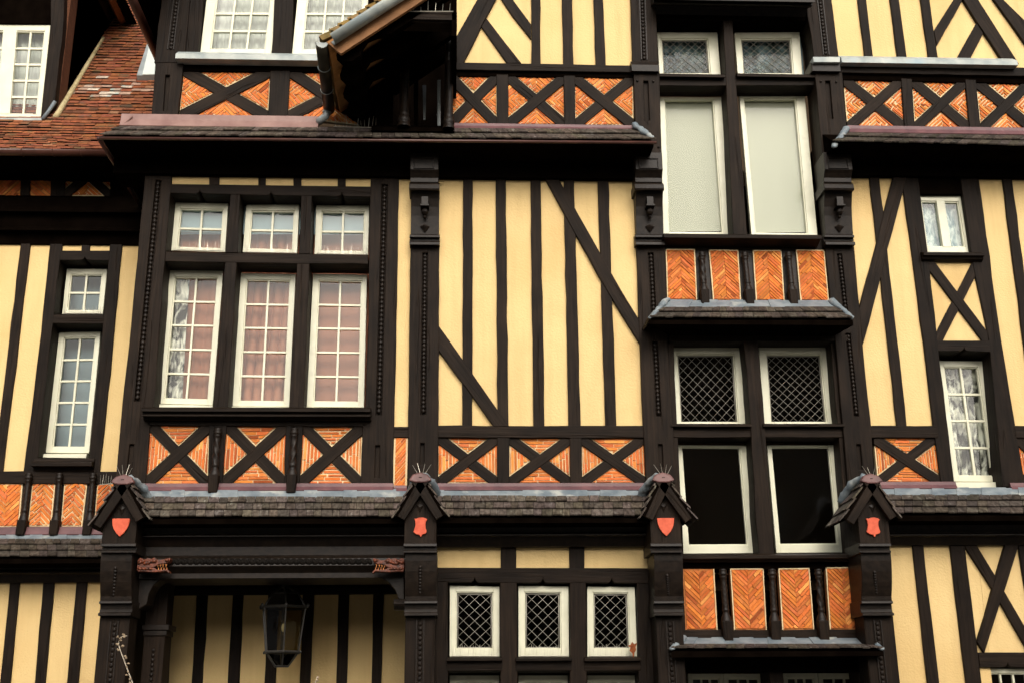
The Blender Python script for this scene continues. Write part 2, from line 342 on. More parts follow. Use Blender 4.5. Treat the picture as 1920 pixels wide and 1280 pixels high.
def lay(mb, poly, y, ang, h=.031, ln=.17, gap=.008, dep=.011, rough=1.0):
    """courses at angle ang filling a convex polygon in the wall plane"""
    if len(poly) < 3: return
    poly = ccw(poly); ca, sa = math.cos(ang), math.sin(ang)
    us = [p[0]*ca+p[1]*sa for p in poly]; vv = [-p[0]*sa+p[1]*ca for p in poly]
    v = min(vv) - rnd()*h*.4; k = 0
    while v < max(vv):
        hh = h*ru(.86, 1.12); u = min(us) - rnd()*ln
        while u < max(us):
            L = ln*ru(.65, 1.25); g = gap*ru(.7, 1.4)*rough
            r = [(u, v), (u+L-g, v+ru(-.0015, .0015)), (u+L-g, v+hh-g+ru(-.002, .001)), (u, v+hh-g+ru(-.002, .001))]
            w2 = [(p[0]*ca-p[1]*sa, p[0]*sa+p[1]*ca) for p in r]
            c = w2
            for i in range(len(poly)):
                c = clip(c, poly[i], poly[(i+1) % len(poly)])
                if len(c) < 3: break
            if len(c) >= 3 and abs(area(c)) > 6e-5:
                d = dep*ru(.6, 1.25); t = ru(.76, 1.18); cc = (t, t*ru(.86, 1.16), t*ru(.85, 1.35))
                if rnd() < .08: cc = (t*1.2, t*1.7, t*2.0)
                if rnd() < .06: cc = (.6*t, .5*t, .6*t)
                mb.prism([Vector((p[0], y-d, p[1])) for p in c], (0, d+.004, 0), 1, cc)
            u += L
        v += hh; k += 1
def halfchev(mb, poly, y, axis, sgn, ang=45, h=.031, **kw):
    """chevron bricks mirrored about an axis (('v',x_top,z,x_bot,z) given by two points)"""
    a, b = axis; A = clip(ccw(poly), a, b); B = clip(ccw(poly), b, a)
    base = math.atan2(b[1]-a[1], b[0]-a[0])
    lay(mb, inset(A, .001) if len(A) > 2 else [], y, base + sgn*math.radians(ang), h, **kw)
    lay(mb, inset(B, .001) if len(B) > 2 else [], y, base - sgn*math.radians(ang), h, **kw)
def w2(pts, off): return [(P(x, y, off).x, P(x, y, off).z) for x, y in pts]
def slab(mb, pts, y, th, m=0):
    mb.prism([Vector((a, y, b)) for a, b in ccw(pts)], (0, th, 0), m)
def pclip(poly, a, b):  # pixel clip, keep side where cross>=0
    return clip(poly, a, b)
def xpanel(q, w=21, off=0.0, style='bond', par=None, over='/', border=.011, h=.033, bricks=True, rough=1.0, plaster=False, rec=.028):
    """framed X: two crossing braces and four infill triangles. q = TL,TR,BR,BL in photo pixels"""
    par = par or house; q = ptsof(q) if not isinstance(q[0], tuple) else list(q)
    TL, TR, BR, BL = [Vector(p) for p in q]; quad = [tuple(p) for p in (TL, TR, BR, BL)]
    def off_line(a, b, d):
        t = (b-a).normalized(); n = Vector((-t.y, t.x)); return tuple(a+n*d), tuple(b+n*d)
    hw = w/2
    def band(a, b):
        p1, p2 = off_line(a, b, -hw); r1, r2 = off_line(a, b, hw)
        c = quad
        c = clip(c, p1, p2); c = clip(c, r2, r1); return c
    bA, bB = band(TL, BR), band(TR, BL)
    timber('brace', bA, off if over == '\\' else off+.006, .05, par, amp=.003, bev=.004)
    timber('brace', bB, off if over == '/' else off+.006, .05, par, amp=.003, bev=.004)
    o2 = off+rec
    mb = MB(); hi = hw-.4
    def tri(l1, l2):
        c = quad
        for a, b in (l1, l2): c = clip(c, a, b)
        return c
    A0, A1 = off_line(TL, BR, -hi), off_line(TL, BR, hi); B0, B1 = off_line(TR, BL, -hi), off_line(TR, BL, hi)
    # off_line with -: one side, +: other side; test by centroid
    cen = (TL+TR+BR+BL)/4
    for nm, mid in (('t', (TL+TR)/2), ('b', (BL+BR)/2), ('l', (TL+BL)/2), ('r', (TR+BR)/2)):
        lines = []
        for (m0, m1) in ((A0, A1), (B0, B1)):
            for (a, b) in (m0, m1):
                sm = (b[0]-a[0])*(mid.y-a[1])-(b[1]-a[1])*(mid.x-a[0]); sc = (b[0]-a[0])*(cen.y-a[1])-(b[1]-a[1])*(cen.x-a[0])
                if sm*sc < 0: lines.append((a, b) if sm > 0 else (b, a))
        if len(lines) < 2: continue
        c = quad
        for a, b in lines[:2]: c = clip(c, a, b)
        if len(c) < 3: continue
        W = w2(c, o2)
        if plaster: continue
        I = inset(W, border*ru(.5, 1.3))
        if not I: continue
        if style == 'bond': lay(mb, I, o2, (0 if nm in 'tb' else math.pi/2)+ru(-.02, .02), h, .2, rough=rough)
        else:
            cx = P(cen.x, cen.y, o2); mp = P(mid.x, mid.y, o2)
            ax = ((cx.x, cx.z), (mp.x, mp.z))
            halfchev(mb, I, o2, ax, {'t': -1, 'b': 1, 'l': -1, 'r': 1}[nm], 45, h, rough=rough)
    if plaster:
        slab(mb, w2(quad, o2), o2, .05); mb.build('plaster_panel', PLA, par); return
    slab(mb, w2(quad, o2), o2, .05)
    mb.build('brick_panel', [MOR, BRK], par, colattr=True)
def chevpanel(q, off=0.02, par=None, sgn=1, frame=.01, h=.034, mort=None, ang=45, gap=.005):
    q = ptsof(q); W = w2(q, off); mb = MB(); slab(mb, W, off, .06)
    I = inset(W, frame); a = ((W[0][0]+W[1][0])/2, (W[0][1]+W[1][1])/2); b = ((W[2][0]+W[3][0])/2, (W[2][1]+W[3][1])/2)
    halfchev(mb, I, off, (a, b), sgn, ang, h, gap=gap, dep=.013)
    return mb.build('brick_panel', [mort or MOR, BRK], par or house, colattr=True)
def plaster(pts, off=.03, th=.06, par=None):
    if not isinstance(pts[0], tuple): pts = ptsof(pts)
    mb = MB(); mb.prism([P(x, y, off) for x, y in pts], (0, th, 0))
    return mb.build('plaster_panel', PLA, par or house)

# ---- windows
def window(q, off=.2, fw=(9, 12, 9, 9), cols=2, rows=2, bar=3.2, par=None, lead=None, m=None, th=.06, tint=None, extra=None, glass=None, meet=None):
    """sash window. q = TL,TR,BR,BL of the white frame in photo pixels; fw = left, top, right, bottom frame widths in pixels"""
    par = par or house; q = ptsof(q); c = [P(x, y, off) for x, y in q]
    if lead: cols = rows = 1
    W = (c[1]-c[0]).length; H = (c[3]-c[0]).length; pxw = math.dist(q[0], q[1]); pxh = math.dist(q[0], q[3])
    l, t, r, b = fw[0]/pxw, fw[1]/pxh, 1-fw[2]/pxw, 1-fw[3]/pxh
    mb = MB()
    def bx(u0, v0, u1, v1, dy, dt):
        f = [Q4(c, u0, v0), Q4(c, u1, v0), Q4(c, u1, v1), Q4(c, u0, v1)]; f = [p+Vector((0, dy, 0)) for p in f]; mb.prism(f, (0, dt, 0))
    bx(0, 0, l, 1, 0, th); bx(r, 0, 1, 1, 0, th); bx(l, 0, r, t, 0, th); bx(l, b, r, 1, 0, th)
    # stepped inner rebate of the sash
    s = 2.2/pxw; s2 = 2.2/pxh
    bx(l, t, l+s, b, .012, th-.02); bx(r-s, t, r, b, .012, th-.02); bx(l+s, t, r-s, t+s2, .012, th-.02); bx(l+s, b-s2, r-s, b, .012, th-.02)
    u0, u1, v0, v1 = l+s, r-s, t+s2, b-s2
    if meet:      # meeting stiles of a pair of casements
        mu = meet/pxw; bx(.5-mu/2, t, .5+mu/2, b, -.004, th)
        spans = [(u0, .5-mu/2), (.5+mu/2, u1)]
    else: spans = [(u0, u1)]
    for a0, a1 in spans:
        bw = bar/pxw; bh = bar/pxh
        xs = [a0+(a1-a0)*i/cols for i in range(1, cols)]
        for x in xs: bx(x-bw/2, v0, x+bw/2, v1, .014, .03)
        ed = [a0]+xs+[a1]
        for j in range(1, rows):
            y = v0+(v1-v0)*j/rows
            for i in range(len(ed)-1):
                e0 = ed[i]+(bw/2 if i else 0); e1 = ed[i+1]-(bw/2 if i < len(ed)-2 else 0)
                bx(e0, y-bh/2, e1, y+bh/2, .015, .028)
    wob = mb.build('window', m or WHT, par, bevel=.003)
    gy = Vector((0, .034, 0))
    if lead:
        # diamond leaded light: separate quarries, each slightly tilted, in lead cames
        nx = lead; f = [Q4(c, l, t), Q4(c, r, t), Q4(c, r, b), Q4(c, l, b)]
        fx0, fx1 = (f[0].x+f[3].x)/2, (f[1].x+f[2].x)/2; fz1, fz0 = (f[0].z+f[1].z)/2, (f[2].z+f[3].z)/2
        x0, x1, z0, z1 = fx0+.02, fx1-.02, fz0+.015, fz1-.02
        # uv frame follows the sash outline
        def U(a, bb): return Q4(f, (a-fx0)/(fx1-fx0), 1-(bb-fz0)/(fz1-fz0))+gy
        dx = (x1-x0)/nx; dz = dx*1.02; ny = max(1, round((z1-z0)/dz)); dz = (z1-z0)/ny
        gb = MB(); rect = [(x0, z0), (x1, z0), (x1, z1), (x0, z1)]
        for i in range(-1, 2*nx+2):
            for j in range(-1, 2*ny+2):
                if (i+j) % 2: continue
                cx, cz = x0+i*dx/2, z0+j*dz/2
                d = [(cx-dx/2, cz), (cx, cz-dz/2), (cx+dx/2, cz), (cx, cz+dz/2)]
                for k in range(4): d = clip(d, rect[k], rect[(k+1) % 4])
                if len(d) < 3 or abs(area(d)) < 1e-5: continue
                tx, tz = ru(-.012, .012), ru(-.016, .016); tn = ru(*(tint or (.15, .6))); col = (tn*ru(.85, 1), tn, tn*ru(.85, 1.05))
                gb.add([U(*p)+Vector((0, (p[0]-cx)*tx+(p[1]-cz)*tz, 0)) for p in d], [list(range(len(d)))], 0, col)
        gl = gb.build('glass_pane', GLD, wob, colattr=True)
        lb = MB(); rr = .0023
        def seg(a, bb):
            # clip line to rect
            t0, t1 = 0.0, 1.0
            for k in range(4):
                p, q2 = rect[k], rect[(k+1) % 4]
                sa = (q2[0]-p[0])*(a[1]-p[1])-(q2[1]-p[1])*(a[0]-p[0]); sb = (q2[0]-p[0])*(bb[1]-p[1])-(q2[1]-p[1])*(bb[0]-p[0])
                if sa < 0 and sb < 0: return
                if sa < 0: t0 = max(t0, sa/(sa-sb))
                elif sb < 0: t1 = min(t1, sa/(sa-sb))
            if t1-t0 < 1e-3: return
            A = (a[0]+(bb[0]-a[0])*t0, a[1]+(bb[1]-a[1])*t0); B = (a[0]+(bb[0]-a[0])*t1, a[1]+(bb[1]-a[1])*t1)
            lb.tube([U(*A)-Vector((0, .004, 0)), U(*B)-Vector((0, .004, 0))], rr, 5)
        Wd, Hd = x1-x0, z1-z0
        for k in range(-ny*2, nx*2+ny*2):
            if k % 2: continue
            xs = x0+k*dx/2
            seg((xs, z0), (xs+Hd*dx/dz, z1)); seg((xs, z0), (xs-Hd*dx/dz, z1))
        for k in range(4): lb.tube([U(*rect[k])-Vector((0, .004, 0)), U(*rect[(k+1) % 4])-Vector((0, .004, 0))], .005, 5)
        for v in (.33, .66):
            z = z0+(z1-z0)*v; lb.tube([U(fx0, z)-Vector((0, .008, 0)), U(x0, z)-Vector((0, .008, 0))], .003, 4); lb.tube([U(x1, z)-Vector((0, .008, 0)), U(fx1, z)-Vector((0, .008, 0))], .003, 4)
        # dark leaded margin
        mg = MB()
        mg.box((min(fx0, x0)-.002, off+.040, fz0), (x0-.004, off+.046, fz1)); mg.box((x1+.004, off+.040, fz0), (fx1+.002, off+.046, fz1))
        mg.box((x0-.004, off+.040, z1+.003), (x1+.004, off+.046, fz1))
        mg.build('glazing_margin', IRON, wob)
        lb.build('lead_lattice', LCAM, wob, smooth=True)
    else:
        gb = MB(); ed = [(a0, a1) for a0, a1 in spans]
        for a0, a1 in ed:
            for i in range(cols):
                for j in range(rows):
                    p = [Q4(c, a0+(a1-a0)*(i+ii)/cols, v0+(v1-v0)*(j+jj)/rows)+gy for ii, jj in ((0, 0), (1, 0), (1, 1), (0, 1))]
                    tx, tz = ru(-.006, .006), ru(-.01, .01); ce = sum(p, Vector())/4
                    p = [k+Vector((0, (k.x-ce.x)*tx+(k.z-ce.z)*tz, 0)) for k in p]
                    gb.add(p, [(0, 1, 2, 3)])
        gb.build('glass_pane', glass or GLS, wob)
    if extra: extra(wob, c)
    return wob
def sill_white(pts, off, par):
    mb = MB(); mb.prism([P(x, y, off) for x, y in ptsof(pts)], (0, .12, 0)); return mb.build('sill', WHT, par, bevel=.003)
def curtain(q, off, m, label, waves=7, amp=.02, name='curtain', cat='curtain', group=None, droop=0, sway=0, par=None):
    group = group or ('blinds behind the windows' if cat == 'blind' else 'curtains behind the windows')
    q = ptsof(q); c = [P(x, y, off) for x, y in q]; mb = MB(); nu, nv = waves*8, 14; s = ru(0, 50)
    for i in range(nu+1):
        for j in range(nv+1):
            u, v = i/nu, j/nv; p = Q4(c, u, v)
            ph = 2*math.pi*waves*u + 1.6*noise.noise((u*3+s, v*1.5, 0)) + sway*v*v*2
            a = amp*(.6+.4*v)*(.7+.6*noise.noise((u*5+s, v*.7, 3)))
            p = p + Vector((a*.5*math.cos(ph), a*math.sin(ph), droop*math.sin(math.pi*u)*(v == 1)))
            mb.v.append(p)
    for i in range(nu):
        for j in range(nv):
            k = i*(nv+1)+j; mb.f.append([k, k+nv+1, k+nv+2, k+1]); mb.mi.append(0); mb.col.append((1, 1, 1))
    o = mb.build(name, m, None, smooth=True); o['label'] = label; o['category'] = cat
    if group: o['group'] = group
    return o

# ---- roofs
def shingles(top, eave, rows, wid=.085, m=None, name='shingle_roof', par=None, th=.024, start=0.0, jag=.004, base=True, tl=(.5, 1.15), lab=None):
    """top=(A,B) and eave=(C,D): world end points of upper and lower lines"""
    A, B = top; C, D = eave; mb = MB(); nrm = (B-A).cross(C-A).normalized()
    if nrm.z < 0: nrm = -nrm
    L = max((B-A).length, (D-C).length)
    def S(u, v): return A+(B-A)*u+((C+(D-C)*u)-(A+(B-A)*u))*v
    for r in range(rows):
        v0 = start+(1-start)*r/rows; v1 = start+(1-start)*(r+1)/rows
        u = -rnd()*wid/L
        while u < 1:
            wu = wid*ru(.75, 1.3)/L; a, b = max(0, u), min(1, u+wu-.004/L)
            if b > a+.01/L:
                j = jag*ru(-1, 1)/max(.05, (C-A).length); t = ru(*tl); cc = (t, t*ru(.93, 1.05), t*ru(.88, 1.08)); h = th*ru(.8, 1.25)
                bot = [S(a, v0-.02), S(b, v0-.02), S(b, v1+j+.01), S(a, v1+j+.01)]
                lift = [.002, .002, h, h]
                mb.hexa([p+nrm*(l-.006) for p, l in zip(bot, lift)] + [p+nrm*(l+.006) for p, l in zip(bot, [.004, .004, h, h])], 0, cc)
            u += wu
    return mb.build(name, m or SHG, par or house, colattr=True, label=lab)

# ================================================================= FIRST FLOOR: BAY AND MIDDLE WALL (plane 0)
plaster((323,322, 696,322, 696,356, 323,356)); plaster((742,322, 774,322, 769,806, 736,806)); plaster((818,322, 1196,322, 1212,806, 818,806))
def strip_hole(p0, p1, hw=5.5): return strip(p0, p1, hw)
post = timber('corner_post', (272,326, 322,326, 297,640, 288,765, 281,798, 272,912, 216,912, 229,757, 241,655), 0, .32,
              holes=[strip((297,338), (257,752), 5.5), strip((247,832), (241,890), 4.5)])
beads((297,341), (257.2,749), .016, post, r=.021)
post = timber('post', (695,326, 748,326, 743,640, 739,800, 737,915, 676,915, 680,800, 685,762, 689,640), 0, .32,
              holes=[strip((721.5,346), (710,778), 5.5), strip((708,834), (706.5,895), 4.5)])
beads((721.4,349), (710.2,775), .016, post, r=.021)
post = timber('post', (770,462, 824,462, 822,800, 821,915, 764,915, 767,640), -.02, .2, holes=[strip((797,474), (793.5,777), 5), strip((792,830), (791.5,870), 4)])
beads((797,477), (793.6,774), -.005, post, r=.019)
post = timber('post', (1193,462, 1247,462, 1252,640, 1262,795, 1266,905, 1212,905, 1206,795, 1200,640), -.02, .3, holes=[strip((1220,474), (1227,615), 5), strip((1228,640), (1235,780), 5), strip((1238,832), (1240,875), 4)])
beads((1220.2,477), (1227,612), -.005, post, r=.019); beads((1228,643), (1235,777), -.005, post, r=.019)
# small studs over the bay window and lintel with ogee nicks
for a, b in ((392, 411), (484, 498), (550, 565), (633, 648)): timber('stud', (a,330, b,330, b,350, a,350), .012, .08)
def ogee(x, y, w=9, h=7): return [(x+w, y), (x+w*.45, y-1), (x+w*.15, y-h*.45), (x, y-h), (x-w*.15, y-h*.45), (x-w*.45, y-1), (x-w, y)]
timber('lintel', [(318,345), (697,350), (697,369.5)] + ogee(641, 368.5) + ogee(508, 366.5) + ogee(374.6, 363.5) + [(318,362)], .004, .30, amp=0)
for q in ((432,364, 450,364, 446,474, 422,474), (564.5,366, 585,366, 581,476, 560,476)): timber('mullion', q, .008, .26)
timber('transom', (311,472, 690,479, 690,496, 309,490), .004, .28)
for q in ((422,490, 444,490, 427,768, 400,768), (557,494, 580,494, 569,770, 541.6,770)): timber('mullion', q, .008, .30)
win = {}
for k, q in enumerate(((329,380, 428,381.6, 422,473, 321,470), (462,384, 561,384, 557,475.5, 455,473), (593,385, 692.5,386, 690,478, 589.5,477))):
    win[k] = window(q, .22, (10, 11, 8, 6), 2, 2, 4)
for k, q in enumerate(((317.5,507, 418.5,508, 399,758.7, 295,756), (451.6,512, 554.4,514, 542.4,762, 435.7,761), (587,513, 688,515, 682.4,763, 575,762))):
    win[k+3] = window(q, .24, (11, 12, 9, 9), 2, 5, 4)
for q, i in (((293,757, 399,759.5, 398,766, 291,764), 3), ((434,761.5, 542,762.5, 541,768.5, 433,767.5), 4), ((574,762.5, 682,764, 682,769.5, 573,769), 5)): sill_white(q, .20, win[i])
prof('window_sill', (266,765,-.13), (695,765,-.13), [(763,-.1), (766,-.14), (771,-.14), (772.5,-.10), (776,-.10), (777,-.13), (780,-.13), (781,-.06), (787,-.05)], back=.3, bev=.003)
timber('beam', (278,776, 686,780, 684,799, 276,797), .0, .2)
# brick cross panels under the bay window
xpanel((281,794, 394,795, 390,907, 272.5,907), 21, .012, 'bond', over='/')
xpanel((424,795, 538,797, 535,907, 416,907), 21, .012, 'bond', over='/')
xpanel((567,797, 680,799, 677,907, 560,907), 21, .012, 'bond', over='/', rough=1.5)
timber('post', (392,794, 425,795, 417,909, 389,909), .0, .1); timber('post', (536,797, 568,798, 561,909, 533,909), .0, .1)
q = (739,817, 765,817, 763,914, 736,914); mb = MB(); slab(mb, w2(ptsof(q), .02), .02, .06); lay(mb, inset(w2(ptsof(q), .02), .018), .02, math.radians(50), .022, .25, gap=.003, dep=.007)
mb.build('brick_panel', [MOR, BRK], house, colattr=True)
timber('beam', (738,799, 768,799, 767,819, 738,819), .0, .08)
def baluster(p0, p1, off, blk, r=.036, tw=1):
    """turned and twisted baluster on a chamfered block: p0 top, p1 bottom of turning, blk = block bottom"""
    a = P(*p0, off); b = P(*p1, off); mb = MB(); n = 12; rows = 46; L = (a-b).length
    pr = [(0, .9), (.03, 1.1), (.05, .8), (.08, 1.15), (.11, 1.15), (.13, .75), (.16, 1.05), (.18, .8), (.22, .72), (.5, .78), (.76, .8), (.8, 1.0), (.82, .8), (.86, .8), (.92, 1.15), (1.0, 1.35)]
    def R(t):
        for i in range(len(pr)-1):
            if pr[i][0] <= t <= pr[i+1][0]: return pr[i][1]+(pr[i+1][1]-pr[i][1])*(t-pr[i][0])/(pr[i+1][0]-pr[i][0])
        return 1
    for i in range(rows+1):
        t = i/rows; c = a+(b-a)*t
        for j in range(n):
            th = 2*math.pi*j/n; rr = R(t)*r
            if .2 < t < .78:
                if tw: rr *= 1+.2*math.cos(3*(th) - tw*t*26)
                else: rr *= 1+.16*math.cos(4*th)*math.cos(t*60)
            mb.v.append(c+Vector((rr*math.cos(th), rr*math.sin(th)*.9, 0)))
    for i in range(rows):
        for j in range(n): mb.f.append([i*n+j, i*n+(j+1) % n, (i+1)*n+(j+1) % n, (i+1)*n+j]); mb.mi.append(0); mb.col.append((1, 1, 1))
    o = mb.build('baluster', CARV, house, smooth=True)
    e = P(*blk, off); h = r*1.28; bb = MB()
    bb.hexa([e+Vector((-h*.9, -h, 0)), e+Vector((h*.9, -h, 0)), e+Vector((h*.9, .07, 0)), e+Vector((-h*.9, .07, 0)), b+Vector((-h, -h*1.2, 0)), b+Vector((h, -h*1.2, 0)), b+Vector((h, .07, 0)), b+Vector((-h, .07, 0))])
    bb.build('block', TIM, o, bevel=.008, grain=Vector((0, 0, 1)))
baluster((409,803), (402,890), -.045, (399.5,924)); baluster((552,803), (547.5,890), -.045, (546,924), tw=-1)
# middle wall studs, braces
for q in ((868.7,328, 886.6,328, 885.5,800, 866.5,800), (929.5,328, 948.4,328, 953.6,800, 933,800), (994.5,328, 1013.7,328, 1021,800, 1000.4,800),
          (1057,328, 1076.4,328, 1089,800, 1066,800), (1120.6,328, 1140.6,328, 1156,800, 1135.4,800)): timber('stud', q, .0, .07)
timber('brace', (1017,326, 1043,326, 1047.7,336, 1143,506, 1199,600, 1202,647, 1147,559, 1078,437), -.012, .08)
timber('brace', (820,607, 844,640, 953,795, 955,799, 926,799, 822,656), -.012, .08)
timber('beam', (819,797, 1209,797, 1210,820, 819,819), -.006, .1)
xpanel((821.5,819, 933,820, 933,905, 820.5,905), 19, .012, 'bond', over='/')
xpanel((954.5,820, 1069.5,821, 1069.5,905, 954,905), 19, .012, 'bond', over='/')
xpanel((1090,821, 1208,820, 1211,905, 1091,905), 19, .012, 'bond', over='\\')
timber('post', (932,818, 955.5,818, 955,908, 932.5,908), .0, .08); timber('post', (1068.5,819, 1091,819, 1092,908, 1069,908), .0, .08)
# purple flashings above the skirt roof
def flash(a, b, y0, y1, o0=-.01, o1=-.05, m=None, par=None, name='flashing'):
    (x0, _), (x1, _) = (a, 0), (b, 0)
    pm = (a+b)/2
    return prof(name, (a, y0, o0), (b, y0, o0), [(y0, o0), (y0+.1, o0-.012), ((y0+y1)/2, o0-.016), (y1, o1), (y1+1.5, o1+.004)], par, m or PURP, back=o0+.08, bev=.002)
flash(271, 738, 905, 918); flash(739, 763, 909, 919); flash(820, 1212, 904.5, 917)
# skirt roof along the first floor
def skirt(xa, xb, y0, y1, ym, o0=-.03, o1=-.38, rows=3, par=None, wid=.085, skl=0, skr=0, tl=(.55, 1.15)):
    """lead strip y0..y1, shingles y1..ym; corners skewed outward by skl/skr px"""
    par = par or house; f = (y1-y0)/(ym-y0); om = o0+(o1-o0)*f*.9
    A, B = P(xa, y0, o0), P(xb, y0, o0); C, D = P(xa-skl*f, y1, om), P(xb+skr*f, y1, om); E, F = P(xa-skl, ym, o1), P(xb+skr, ym, o1)
    mb = MB(); n = max(2, int((B-A).length/.12)); up = Vector((0, -.006, .01))
    for i in range(n):
        u0, u1 = i/n, (i+1)/n; j0, j1 = .012*noise.noise((i*.9, 0, y0)), .012*noise.noise(((i+1)*.9, 0, y0))
        q = [A+(B-A)*u0, A+(B-A)*u1, D*u1+C*(1-u1)+Vector((0, -.02+j1, -.012+j1)), D*u0+C*(1-u0)+Vector((0, -.02+j0, -.012+j0))]
        mb.add(q, [(0, 1, 2, 3)])
    mb.f = [f_ for f_ in mb.f]
    mb2 = MB(); mb2.v = mb.v; mb2.f = mb.f; mb2.mi = mb.mi; mb2.col = mb.col
    ob = mb2.build('lead_flashing', LEAD, par); so = ob.modifiers.new('s', 'SOLIDIFY'); so.thickness = .008; so.offset = -1
    shingles((C, D), (E, F), rows, wid, par=par, tl=tl)
    # solid body under the shingles
    wz = A.z; b = MB(); dn = Vector((0, 0, -.02))
    zb = min(E.z, F.z)-.05
    q = [A+dn, B+dn, F+dn*.8, E+dn*.8]
    bot = [Vector((A.x, A.y, zb)), Vector((B.x, B.y, zb)), Vector((F.x, F.y, zb)), Vector((E.x, E.y, zb))]
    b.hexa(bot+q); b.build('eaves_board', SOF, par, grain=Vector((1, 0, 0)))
    return E, F
skirt(246, 792, 917, 932, 970); skirt(784, 1246, 917, 930, 968.5); skirt(1630, 2320, 914, 928, 964, wid=.1, tl=(.35, .8))

# ---- corbelled capitals of the upper posts
def capital(xl, xr, yb, par=None):
    """xl,xr: pixel x of the shaft at y=440"""
    w_ = xr-xl; mid = (xl+xr)/2
    b = prof('bracket', (xl-1, 320, -.24), (xr-1, 320, -.24), [(286,-.24), (318,-.24), (325,-.21), (334,-.18), (342,-.18)], par, CARV, back=.1, pm=mid-2, bev=.004)
    for (a0, a1, c0, c1) in ((296, 298, 0, 1), (317, 320, 0, 1)):
        pass
    fr = MB(); x0, x1 = X(xl+5, 306, -.25), X(xr-9, 306, -.25); z0, z1 = Z(mid, 316, -.25), Z(mid, 296, -.25)
    for q in ((x0, z0, x1, z0+.012), (x0, z1-.012, x1, z1), (x0, z0+.012, x0+.012, z1-.012), (x1-.012, z0+.012, x1, z1-.012)): fr.box((q[0], -.252, q[1]), (q[2], -.23, q[3]))
    fr.build('panel_trim', CARV, b, bevel=.003)
    prof('capital', (xl-3, 350, -.21), (xr+1, 350, -.21), [(343,-.17), (346,-.21), (353,-.22), (357,-.21), (359,-.17)], par, CARV, back=.1, pm=mid, bev=.004)
    c = prof('corbel', (xl, 440, -.05), (xr, 440, -.05), [(359,-.15), (372,-.12), (388,-.09), (405,-.07), (425,-.055), (440,-.045)], par, CARV, back=.1, pm=mid, bev=.003)
    k = MB(); p = P(mid, 383, -.15)
    k.box((p.x-.032, -.18, p.z-.02), (p.x+.032, -.07, p.z+.07)); k.box((p.x-.042, -.20, p.z-.036), (p.x+.042, -.07, p.z-.02))
    k.ball((p.x, -.13, p.z-.075), .034, .045, .04); k.ball((p.x, -.11, p.z-.125), .017, .03, .02)
    k.build('drop_ornament', CARV, c)
    d = MB(); p = P(mid, 427, -.065); d.add([p+Vector((-.05, 0, .012)), p+Vector((0, -.03, .0)), p+Vector((.05, 0, .012)), p+Vector((0, .0, .035)), p+Vector((0, .0, -.05))], [(0, 1, 3), (1, 2, 3), (0, 4, 1), (1, 4, 2)])
    d.build('diamond_stud', CARV, c)
    prof('molding', (xl-2, 450, -.07), (xr+1.5, 450, -.07), [(440,-.05), (441,-.085), (445,-.085), (447,-.045), (452,-.045), (454,-.09), (459,-.095), (462,-.03)], par, CARV, back=.1, pm=mid, bev=.002)
capital(770, 823, 462); capital(1193, 1244, 462); capital(1548, 1600, 462)

# ================================================================= CENTRAL WINDOW BAY (plane 0, windows set in)
CB = .0
timber('beam', (1240,445, 1560,446, 1560,470, 1242,470), .03, .25)
timber('backing_board', (1246,462, 1556,462, 1562,575, 1246,575), .035, .1, m=CARV)
for q, s in (((1247.7,468, 1302.7,468, 1306.7,563, 1251,563), 1), ((1328.8,469, 1383.8,470, 1389,563.5, 1336.7,563), 1), ((1411,470, 1464.6,470, 1470.5,564.5, 1417,563.5), 1), ((1492,469, 1545,470, 1553.6,565, 1500.5,564.5), 1)):
    chevpanel(q, .02, sgn=s, mort=MORD, frame=.010, h=.027)
    # pale lime edging round the panel
for q, s in (((1280,1065.7, 1338.6,1065.7, 1345,1180, 1285.5,1181), -1), ((1368.6,1065, 1431,1065, 1437,1180, 1376,1180), -1), ((1459,1064.8, 1517,1064, 1526,1179, 1466.5,1180), -1), ((1547.5,1063, 1606.8,1062, 1617,1179, 1555.5,1179), -1)):
    chevpanel(q, .02, sgn=s, mort=MORD, frame=.012, h=.031)
def edging(q, off=.018, w=.011, sides='lrt'):
    q = ptsof(q); c = [P(x, y, off) for x, y in q]; mb = MB(); ce = sum(c, Vector())/4
    for i, s in ((0, 't'), (1, 'r'), (2, 'b'), (3, 'l')):
        if s not in sides: continue
        a, b = c[i], c[(i+1) % 4]; n = 14; d = (b-a).normalized(); nn = Vector((-d.z, 0, d.x))
        if nn.dot(ce-a) < 0: nn = -nn
        for j in range(n):
            t0, t1 = j/n, (j+1)/n; w0, w1 = w*(.7+.8*abs(noise.noise((a.x*9+j, a.z*7, 1)))), w*(.7+.8*abs(noise.noise((a.x*9+j+1, a.z*7, 1))))
            p = [a+(b-a)*t0, a+(b-a)*t1, a+(b-a)*t1+nn*w1, a+(b-a)*t0+nn*w0]; mb.prism([k+Vector((0, -.012, 0)) for k in p], (0, .02, 0))
    mb.build('lime_edging', MOR, house)
for q in ((1247.7,468, 1302.7,468, 1306.7,563, 1251,563), (1328.8,469, 1383.8,470, 1389,563.5, 1336.7,563), (1411,470, 1464.6,470, 1470.5,564.5, 1417,563.5), (1492,469, 1545,470, 1553.6,565, 1500.5,564.5)): edging(q, sides='lrt')
edging((1280,1065.7, 1338.6,1065.7, 1345,1180, 1285.5,1181), sides='r')
for q in ((1368.6,1065, 1431,1065, 1437,1180, 1376,1180), (1459,1064.8, 1517,1064, 1526,1179, 1466.5,1180), (1547.5,1063, 1606.8,1062, 1617,1179, 1555.5,1179)): edging(q, sides='lrt')
for a, b, e, t in (((1316,474), (1320,545), (1322,573), 1), ((1396,474), (1403,545), (1406,573), 0), ((1478,474), (1485,545), (1488,573), 0)): baluster(a, b, -.03, e, .034, t)
